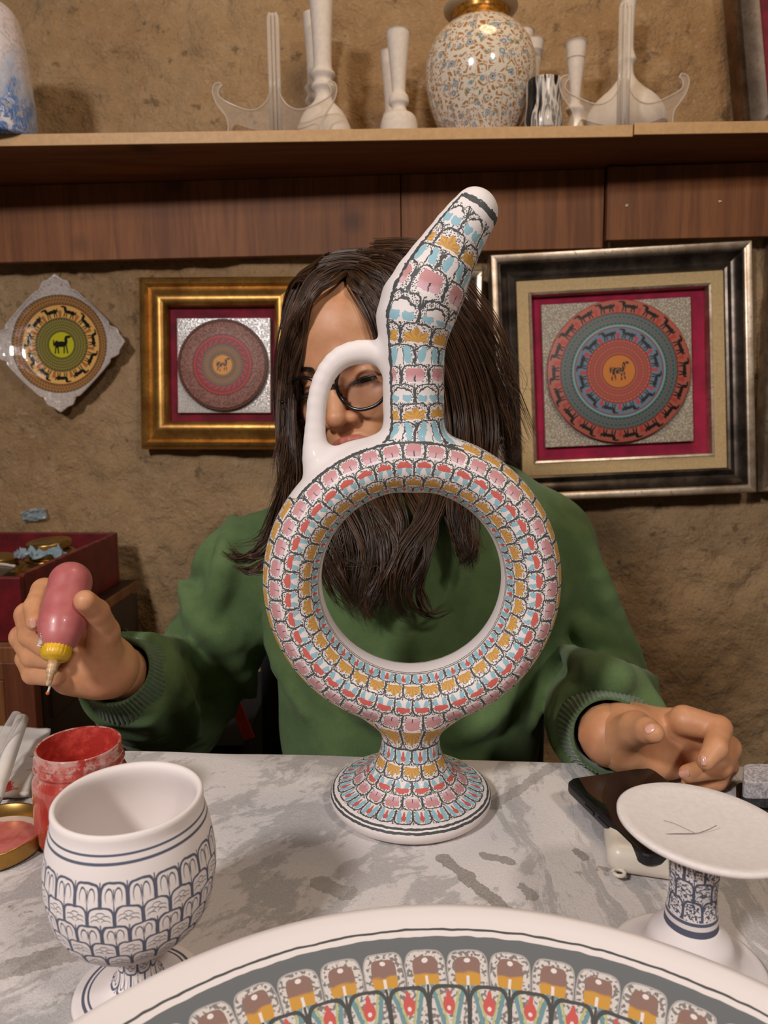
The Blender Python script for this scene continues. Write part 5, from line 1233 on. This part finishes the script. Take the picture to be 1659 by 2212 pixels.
sw = pchild(link(mesh_np(SV, SQd, 'sweatshirt'), 'sweatshirt', M_SWEAT))
M_RIB = plain('green_rib_knit', rgb(74, 100, 58), .9, var=.15, scale=200, Sheen_Weight=.3)
def cuff(Wr, El, r0, r1, nm='cuff', L0=-.004, L1=.052, nrib=56):
    d = (El - Wr) / np.linalg.norm(El - Wr); up = np.array([0, 0, 1.0]); u = np.cross(d, up); u /= np.linalg.norm(u); v = np.cross(u, d); V = []; F = []; n = nrib * 4; rows = []
    prof = [(L1, r1 * .93), (L1, r1 * 1.03), (L1 - .004, r1 * 1.08), (L1 - .012, r1 * 1.04), ((L0 + L1) / 2, (r0 + r1) / 2 * 1.0), (L0 + .008, r0 * 1.02), (L0 + .002, r0 * 1.01), (L0, r0 * .97), (L0 + .003, r0 * .92), (L0 + .02, r0 * .9)]
    for k, (s, r) in enumerate(prof):
        for j in range(n):
            a = 2 * pi * j / n; rb = .0008 * cos(nrib * a) if 2 <= k <= 6 else 0; V.append(Wr + d * s + (u * cos(a) + v * sin(a)) * (r + rb))
    for k in range(len(prof) - 1):
        for j in range(n): F.append((k * n + j, k * n + (j + 1) % n, (k + 1) * n + (j + 1) % n, (k + 1) * n + j))
    o = link(mesh_from(V, F, nm), nm, M_RIB); o.parent = sw; return o
cuff(WL_, EL_, .0318, .0400); cuff(WR_, ER_, .0305, .0400)
# neckband
nb = MB(); c0 = NECKB + np.array([-.006, -.008, .030]); V = []; F = []; n = 160
pr_ = [(.063, -.012), (.067, -.004), (.066, .006), (.061, .012), (.056, .008), (.055, -.006)]
for r, z in pr_:
    for j in range(n): a = 2 * pi * j / n; V.append(c0 + np.array([cos(a) * (r + .0009 * cos(80 * a)), sin(a) * (r * .95), z + .012 * sin(a)]))
F = [(k * n + j, k * n + (j + 1) % n, ((k + 1) % 6) * n + (j + 1) % n, ((k + 1) % 6) * n + j) for k in range(6) for j in range(n)]
o = link(mesh_from(V, F, 'neckband'), 'neckband', M_RIB); o.parent = sw
# trousers and shoes below the table
def trouser_sdf(p):
    d = ell(p, (.03, .82, .50), (.150, .11, .085))
    for s in (-1, 1): d = smin(d, rcone(p, (.03 + s * .08, .82, .50), (.03 + s * .10, .50, .50), .085, .068), .03); d = smin(d, rcone(p, (.03 + s * .10, .50, .50), (.03 + s * .10, .56, .09), .064, .052), .02)
    return d
tv, tq = mesh_sdf(trouser_sdf, (-.22, .38, .03), (.28, .96, .62), .008, 2); pchild(link(mesh_np(tv, tq, 'trousers'), 'trousers', plain('black_denim', rgb(20, 20, 24), .9)))

# ---- hair
def hair_mat():
    g = G('dark_brown_hair'); t = g.attr('strand'); n = g.noise(50, 2)
    c = g.mix(t, rgb(38, 25, 16), rgb(100, 66, 42)); c = g.mix(n.ss(.5, .8) * .4, c, rgb(112, 76, 48)); g.col(c).rough(.38).set(Specular_IOR_Level=.6); return g.m
M_HAIR = hair_mat()
HV = []; HF = []; HT = []; hoff = 0
def strands(guide, count, s0, s1, s2, r=.00042, seed=0, wave=.0055, cut=.42, n=34):
    """guide: (px, py, Y); spreads at root, middle and tip in metres"""
    global hoff
    rr = np.random.default_rng(seed); P = spline([at(*q) for q in guide], n); T = np.gradient(P, axis=0); T /= np.linalg.norm(T, axis=1)[:, None]
    u = np.cross(T, np.array([0.2, 1.0, 0.1])); u /= np.linalg.norm(u, axis=1)[:, None] + 1e-9; v = np.cross(T, u); t = np.linspace(0, 1, n)
    sp_ = np.where(t < .5, s0 + (s1 - s0) * t * 2, s1 + (s2 - s1) * (t * 2 - 1))
    ncl = max(5, count // 20); CC = rr.normal(0, .5, (ncl, 2)); CP = rr.uniform(0, 6.28, (ncl, 3))
    for k in range(count):
        ci = k % ncl; a, b = CC[ci] + rr.normal(0, .19, 2); b *= .7; end = 1 - cut * rr.random() ** 1.9; m = int(n * end); m = max(m, 8)
        ph, fr = CP[ci, 0] + rr.normal(0, .35), 2.2 + .5 * CP[ci, 1]; off = (sp_ * a + wave * np.sin(fr * t * 3 + ph) * t)[:, None] * u + (sp_ * b + wave * np.cos(fr * t * 3 + CP[ci, 2]) * t)[:, None] * v
        Q = (P + off)[:m]; rad = r * rr.uniform(.7, 1.3) * np.clip((1 - np.linspace(0, 1, m)) * 5, .12, 1)
        ang = rr.uniform(0, 6.28)
        ring = [Q + rad[:, None] * (cos(ang + 2.094 * j) * u[:m] + sin(ang + 2.094 * j) * v[:m]) for j in range(3)]
        V = np.stack(ring, 1).reshape(-1, 3); i = np.arange(m - 1)[:, None] * 3; j = np.arange(3)[None]
        F = np.stack([i + j, i + (j + 1) % 3, i + 3 + (j + 1) % 3, i + 3 + j], -1).reshape(-1, 4) + hoff
        HV.append(V); HF.append(F); HT.append(np.full(len(V), rr.random() ** 1.6)); hoff += len(V)
GUIDES = [
 # left curtain beside the face
 ([(748, 578, .775), (684, 622, .768), (644, 690, .770), (624, 770, .780), (616, 860, .785), (620, 960, .770)], 100, .008, .007, .006),
 ([(748, 576, .770), (692, 606, .752), (660, 660, .745), (646, 740, .752), (630, 830, .768), (624, 900, .768), (628, 960, .756), (620, 1040, .730)], 150, .006, .006, .006),
 ([(752, 574, .778), (686, 612, .756), (650, 680, .746), (628, 790, .766), (618, 900, .768), (622, 1000, .745), (600, 1100, .712)], 190, .008, .0075, .008),
 ([(756, 574, .766), (776, 604, .742), (814, 650, .728), (850, 720, .726), (870, 800, .735), (890, 900, .745)], 220, .006, .010, .012),
 ([(758, 574, .768), (785, 596, .746), (830, 640, .734), (880, 720, .735), (920, 820, .745)], 220, .006, .012, .014),
 ([(770, 572, .790), (700, 600, .760), (654, 670, .758), (634, 770, .768), (622, 880, .770), (620, 990, .748), (604, 1085, .712), (565, 1165, .690), (486, 1192, .682)], 150, .012, .007, .010),
 ([(765, 570, .800), (684, 612, .775), (644, 700, .765), (626, 820, .765), (622, 940, .755), (628, 1040, .735), (612, 1120, .705), (580, 1200, .684), (520, 1222, .680)], 150, .014, .009, .010),
 ([(770, 568, .810), (678, 625, .795), (636, 730, .790), (620, 860, .790), (632, 990, .770), (660, 1090, .725), (700, 1180, .684), (740, 1260, .675), (780, 1320, .672)], 170, .016, .012, .012),
 ([(780, 565, .820), (680, 640, .815), (640, 760, .815), (635, 900, .810), (680, 1010, .775), (740, 1100, .705), (770, 1190, .680), (768, 1280, .672), (806, 1350, .670)], 200, .018, .016, .012),
 ([(790, 563, .83), (690, 660, .83), (660, 820, .83), (690, 960, .80), (750, 1060, .73), (800, 1130, .690), (812, 1210, .674), (795, 1290, .668), (770, 1345, .668)], 200, .018, .018, .014),
 ([(700, 900, .80), (720, 1000, .77), (736, 1080, .71), (720, 1160, .685), (712, 1220, .676), (742, 1290, .670), (775, 1330, .668)], 150, .015, .012, .008),
 ([(770, 980, .80), (800, 1060, .725), (838, 1130, .692), (850, 1200, .676), (826, 1280, .668), (790, 1335, .668)], 180, .02, .013, .006),
 ([(830, 990, .79), (850, 1070, .715), (862, 1140, .690), (840, 1220, .674), (800, 1300, .666), (815, 1345, .668)], 150, .016, .010, .005),
 ([(750, 576, .764), (720, 602, .738), (684, 630, .730), (655, 680, .732), (641, 750, .746), (634, 835, .762), (626, 920, .764)], 170, .004, .004, .004),
 ([(752, 576, .762), (766, 612, .734), (808, 650, .724), (842, 700, .722), (856, 770, .726)], 150, .005, .006, .006),
 # short flick crossing to the right
 ([(760, 1010, .77), (810, 1090, .705), (850, 1150, .686), (840, 1200, .676), (790, 1222, .672), (720, 1218, .672)], 70, .01, .008, .006),
 # right of the parting: sweep over the forehead edge
 ([(752, 572, .775), (768, 612, .742), (808, 680, .726), (834, 760, .730), (868, 860, .745), (910, 980, .745), (925, 1075, .706), (905, 1160, .684), (880, 1230, .674), (872, 1300, .668)], 170, .010, .012, .009),
 ([(760, 566, .785), (800, 600, .750), (850, 690, .735), (900, 800, .745), (940, 920, .750), (960, 1040, .715), (940, 1120, .690), (890, 1200, .674), (868, 1270, .668), (880, 1318, .668), (925, 1332, .668)], 200, .014, .014, .007),
 ([(770, 562, .79), (850, 590, .755), (930, 690, .745), (980, 800, .755), (1000, 920, .755), (1000, 1030, .722), (990, 1110, .692), (1005, 1180, .676), (1028, 1232, .672)], 220, .016, .016, .010),
 ([(780, 560, .80), (880, 590, .765), (970, 690, .760), (1020, 800, .770), (1045, 900, .775), (1050, 990, .76), (1030, 1080, .71), (1018, 1150, .688), (1040, 1215, .676)], 220, .018, .020, .012),
 ([(790, 558, .81), (900, 585, .78), (990, 680, .78), (1050, 790, .79), (1090, 890, .80), (1115, 960, .80), (1135, 985, .79)], 260, .018, .022, .016),
 ([(800, 558, .82), (910, 590, .80), (1000, 700, .80), (1040, 820, .81), (1070, 930, .81), (1090, 1000, .80)], 260, .02, .024, .02),
 ([(900, 640, .83), (960, 760, .84), (1000, 880, .84), (1030, 980, .83)], 220, .03, .034, .03),
 ([(960, 1020, .75), (985, 1090, .70), (1000, 1150, .684), (1012, 1200, .674), (1008, 1240, .670)], 120, .014, .012, .006),
 ([(860, 1010, .77), (900, 1080, .708), (930, 1140, .688), (922, 1210, .674), (900, 1280, .668), (930, 1325, .667), (985, 1300, .668)], 110, .012, .008, .004),
]
GUIDES = [([(q[0], q[1] + (18 if q[1] < 572 else 10 if q[1] < 590 else 0), q[2] + (.008 if q[1] < 590 else 0)) for q in gd], cnt, a, b, c) for gd, cnt, a, b, c in GUIDES]
for k, (gd, cnt, a, b, c) in enumerate(GUIDES): strands(gd, cnt, a, b, c, seed=100 + k)
strands([(626, 1020, .735), (606, 1110, .705), (574, 1182, .686), (528, 1206, .681), (478, 1178, .678)], 80, .006, .006, .004, seed=777, cut=.15)
strands([(632, 1040, .730), (618, 1130, .700), (592, 1200, .684), (545, 1228, .680), (500, 1212, .678)], 70, .006, .006, .004, seed=778, cut=.2)
# crown: hair combed from the parting down both sides
rr = np.random.default_rng(3)
for k in range(46):
    t = k / 45; py0 = .070 * (1 - t) - .05 * 0; y0 = -.070 + .15 * t        # along the parting, front to back (head-local y)
    for sgn in (-1, 1):
        pts = []
        for w in np.linspace(.02, 1.0, 6):
            a = w * radians(118); rx, rz = .081, .0975; yy = y0 * (1 - .25 * w) + .035 * w
            yy = max(yy, -.070 + .055 * min(1, w / .45))
            fy = sqrt(max(.1, 1 - ((yy - .012) / .118) ** 2)); pts.append(hw(sgn * rx * sin(a) * fy, yy, .030 + rz * cos(a) * fy))
        P = np.array(pts, float)
        # back-project to reuse the strand builder
        gd = []
        for q in P:
            d = q - CAM; f_ = d[1] * cos(PITCH) - d[2] * sin(PITCH); u_ = d[1] * sin(PITCH) + d[2] * cos(PITCH); gd.append((829.5 + F_PX * d[0] / f_, 1106 - F_PX * u_ / f_, q[1]))
        strands(gd, 26, .0035, .006, .008, seed=900 + k * 2 + (sgn > 0), wave=.0015, cut=.2, n=18)
# fly-aways
for k in range(90):
    x0, y0 = rr.uniform(980, 1100), rr.uniform(700, 950); strands([(x0, y0, .80), (x0 + rr.uniform(10, 50), y0 + rr.uniform(40, 90), .79), (x0 + rr.uniform(30, 90), y0 + rr.uniform(90, 170), .785)], 1, .004, .006, .01, r=.0002, seed=3000 + k, n=16)
for k in range(40):
    x0, y0 = rr.uniform(600, 650), rr.uniform(650, 1000); strands([(x0, y0, .77), (x0 - rr.uniform(0, 14), y0 + 60, .765), (x0 - rr.uniform(-10, 30), y0 + rr.uniform(90, 170), .76)], 1, .003, .004, .006, r=.0002, seed=4000 + k, n=16)
def cap_sdf(p):
    q = to_head(p); d = ell(q, (0, .014, .036), (.0760, .0990, .0925)); d = smin(d, ell(q, (0, .052, -.05), (.072, .052, .12)), .03)
    return smax(d, -ell(q, (0.002, -.108, -.020), (.062, .085, .084)), .012)
lo, hi = bounds([hw(*c) for c in [(a, b, c_) for a in (-.09, .09) for b in (-.1, .12) for c_ in (-.18, .14)]], .0); cv, cq = mesh_sdf(cap_sdf, lo, hi, .003, 2)
HV.append(cv); HF.append(cq + hoff); HT.append(np.zeros(len(cv))); hoff += len(cv)
me = mesh_np(np.vstack(HV), np.vstack(HF), 'hair'); t = me.attributes.new('strand', 'FLOAT', 'POINT'); t.data.foreach_set('value', np.concatenate(HT).astype(np.float32))
pchild(link(me, 'hair', M_HAIR))

# ---- glasses
gl = empty('glasses', (0, 0, 0)); gl.matrix_world = HM4; tag(gl, 'round black rimmed glasses worn by the person', 'glasses')
M_GBLK = plain('black_acetate', rgb(12, 12, 13), .2, var=.05)
g = G('lens'); tr = g.node('ShaderNodeBsdfTransparent'); tr.inputs[0].default_value = (.93, .93, .95, 1); gs = g.node('ShaderNodeBsdfGlossy'); gs.inputs['Roughness'].default_value = .02; fr = g.node('ShaderNodeFresnel'); fr.inputs[0].default_value = 1.35; mx = g.node('ShaderNodeMixShader')
g.nt.links.new(fr.outputs[0], mx.inputs[0]); g.nt.links.new(tr.outputs[0], mx.inputs[1]); g.nt.links.new(gs.outputs[0], mx.inputs[2]); g.nt.links.new(mx.outputs[0], g.out.inputs[0]); M_LENS = g.m
def lens_pt(s, a, k=1.0):
    ca, sa = cos(a), sin(a); x = .0258 * k * np.sign(ca) * abs(ca) ** .88; z = .0235 * k * np.sign(sa) * abs(sa) ** .88
    if z < 0: x *= 1 - .10 * (-z / .0235)
    return np.array([s * .0335 + x, -.0995 + .30 * abs(x + s * 0) ** 2 / .03 * .3 + .008 * ((s * .0335 + x) / .06) ** 2 * 1.6 + .0, -.010 + z])
for s in (-1, 1):
    R = [lens_pt(s, a) for a in np.linspace(0, 2 * pi, 73)]
    MB().tube(R, .0019, 8, False).build('rim', M_GBLK, gl, True)
    V = [lens_pt(s, a, .985) for a in np.linspace(0, 2 * pi, 48, endpoint=False)]; c = np.mean(V, 0) + np.array([0, -.0012, 0]); mid = [c * .5 + v * .5 + np.array([0, -.0005, 0]) for v in V]
    F = [(k, (k + 1) % 48, 48 + (k + 1) % 48, 48 + k) for k in range(48)] + [(48 + k, 48 + (k + 1) % 48, 96) for k in range(48)]
    link(mesh_from(V + mid + [c], F, 'lens'), 'lens', M_LENS, gl)
    hx = s * .0605; MB().tube(spline([(s * .0585, -.0945, -.006), (hx + s * .003, -.092, -.003), (hx + s * .0085, -.082, -.0025), (s * .072, -.04, -.003), (s * .074, .005, -.006), (s * .073, .022, -.026)], 26), .0018, 8).build('temple', M_GBLK, gl, True)
    MB().tube(spline([(s * .011, -.097, -.012), (s * .0095, -.094, -.016), (s * .0105, -.090, -.020)], 8), .0009, 6).build('nose_pad', M_GBLK, gl, True)
MB().tube(spline([(-.0085, -.0985, -.004), (-.004, -.1005, -.0015), (.004, -.1005, -.0015), (.0085, -.0985, -.004)], 14), .0017, 8).build('bridge', M_GBLK, gl, True)

# ---- squeeze bottle held in the hand
BT = [J(152, 1258, .590, 45), J(141, 1310, .576, 43.5), J(134, 1350, .565, 46), J(129, 1374, .558, 40)]
def bottle_sdf(p): return chain(p, BT, .006)
sb_ = empty('squeeze_bottle', tuple(at(104, 1497, .538))); tag(sb_, 'soft pink squeeze bottle with yellow cap and needle held in the raised hand', 'bottle')
SBW = Matrix.Translation(-Vector([float(v) for v in sb_.location]))
lo, hi = bounds([q[0] for q in BT], .024); bv_, bq_ = mesh_sdf(bottle_sdf, lo, hi, .0016, 3)
g = G('paint_stained_rubber'); n = g.noise(40, 4, .6); n2 = g.noise(9, 2); f = g.noise(500, 2); c = g.mix(n.ss(.3, .7), rgb(176, 92, 92), rgb(192, 112, 110)); c = g.mix(n2.ss(.55, .75) * .5, c, rgb(150, 78, 84)); q_ = at(148, 1222, .575)
tc = g.voro(60); c = g.mix((tc < .10) & (n2 > .5), c, rgb(130, 84, 76)); g.col(c).rough(.38).set(Coat_Weight=.15); M_RUB = g.m
o = link(mesh_np(bv_, bq_, 'bulb'), 'bulb', M_RUB); o.parent = sb_; o.matrix_parent_inverse = SBW
A0 = at(127, 1384, .556); A1 = at(112, 1446, .541); ax = (A1 - A0) / np.linalg.norm(A1 - A0); qrot = Vector(ax).to_track_quat('Z', 'Y').to_matrix().to_4x4(); s = px_size(.55, 1410)
CMx = Matrix.Translation(Vector(A0)) @ qrot; LL = np.linalg.norm(A1 - A0)
def bpart(o): o.parent = sb_; o.matrix_parent_inverse = SBW; o.matrix_basis = CMx; return o
M_YEL = plain('yellow_cap', rgb(226, 178, 40), .35, var=.12, scale=90)
n = 72; V = []; pr_ = [(0, 6), (27, 6), (31, 8), (31, 34), (29, 40), (26, 44), (12, 46), (10, 50), (0, 50)]
m_ = MB(); V = []; rows = []
for r, z in pr_:
    rows.append(len(V)); V += [((r * s + (.0004 * cos(24 * 2 * pi * k / n) if 20 < r < 32 and 7 < z < 36 else 0)) * cos(2 * pi * k / n), (r * s + (.0004 * cos(24 * 2 * pi * k / n) if 20 < r < 32 and 7 < z < 36 else 0)) * sin(2 * pi * k / n), z * s * .95) for k in range(n)]
F = [(a + k, a + (k + 1) % n, a + n + (k + 1) % n, a + n + k) for a in rows[:-1] for k in range(n)]
bpart(m_.add(V, F).build('cap', M_YEL, None, True))
bpart(lathe_obj('nozzle', [(0, 48 * s), (12 * s, 48 * s), (11 * s, 58 * s), (10.5 * s, 64 * s), (12 * s, 68 * s), (8 * s, 76 * s), (6.5 * s, 92 * s), (3.5 * s, 100 * s), (0, 101 * s)], plain('taped_nozzle', rgb(206, 170, 130), .35, var=.3, scale=160), None, 24))
n0 = at(107, 1466, .538); n1 = at(109, 1478, .5365); n2_ = at(103, 1497, .536)
o = MB().tube(spline([CMx @ Vector((0, 0, 96 * s)), n1, n2_], 12), .0009, 8).build('needle', M_WPLAS, None, True); o.parent = sb_; o.matrix_parent_inverse = SBW
bm = bmesh.new(); bmesh.ops.create_icosphere(bm, subdivisions=2, radius=.0016); me = bpy.data.meshes.new('paint_drop'); bm.to_mesh(me); bm.free(); o = link(me, 'paint_drop', plain('orange_paint', rgb(196, 90, 40), .4)); o.parent = sb_; o.matrix_parent_inverse = SBW; o.matrix_basis = Matrix.Translation(Vector(n2_))
# scrap of tape at the cap
tv = crumple('tape_scrap', tuple(at(103, 1385, .548)), (.012, .010, .004), plain('white_tape', rgb(214, 200, 192), .6), None, None, 12); tv.parent = sb_; tv.matrix_parent_inverse = SBW; tv.rotation_euler = (1.2, .3, .2)

# ================================================================ CHAIR AND THINGS BEHIND THE TABLE
ch = empty('chair', (0.03, 0.85, 0)); tag(ch, 'black chair the person sits on, mostly hidden', 'chair')
M_BLKF = plain('black_fabric', rgb(10, 10, 10), .95, var=.1)
MB().box((0, -.03, .395), (.44, .42, .05)).build('seat', M_BLKF, ch, bevel=.012)
MB().box((0, .225, .66), (.44, .04, .38)).build('backrest', M_BLKF, ch, bevel=.012)  # black backrest added to fill the dark gaps between torso and arms
for sx in (-.19, .19):
    for y in (-.20, .20): MB().box((sx, y, .185), (.03, .03, .37)).build('leg', M_DARKW, ch)
    MB().box((sx, .225, .44), (.03, .03, .10)).build('back_post', M_DARKW, ch)
st_ = at(526, 1562, .90)
sc_ = empty('side_crate', (-.315, 1.14, 0)); tag(sc_, 'black crate standing on the floor behind the raised arm', 'crate')
for nm, c_, d_ in (('side_panel', (-.105, 0, .275), (.012, .30, .55)), ('side_panel', (.105, 0, .275), (.012, .30, .55)), ('front_panel', (0, -.144, .275), (.198, .012, .55)), ('back_panel', (0, .144, .275), (.198, .012, .55)), ('top_panel', (0, 0, .556), (.222, .30, .012))): MB().box(c_, d_).build(nm, M_BLKF, sc_)
bb = at(432, 1592, 1.03); bw_ = lathe_obj('brass_bowl', [(0, .0), (.012, 0), (.02, .008), (.026, .02), (.0265, .021), (.025, .021), (.018, .009), (0, .004)], M_BRASS, None, 32, (bb[0], 1.03, .5625)); tag(bw_, 'small brass bowl in the dark behind the raised arm', 'bowl')
a, b = at(512, 1525, .99), at(536, 1592, .97)
rs = MB().box((0, 0, 0), (.016, .004, .056), Matrix.Rotation(-.34, 4, 'Y')).build('red_strap', plain('orange_red_webbing', rgb(214, 62, 40), .6), None, bevel=.001); rs.location = tuple((a + b) / 2); tag(rs, 'small orange-red strap showing in the dark behind the arm', 'strap')
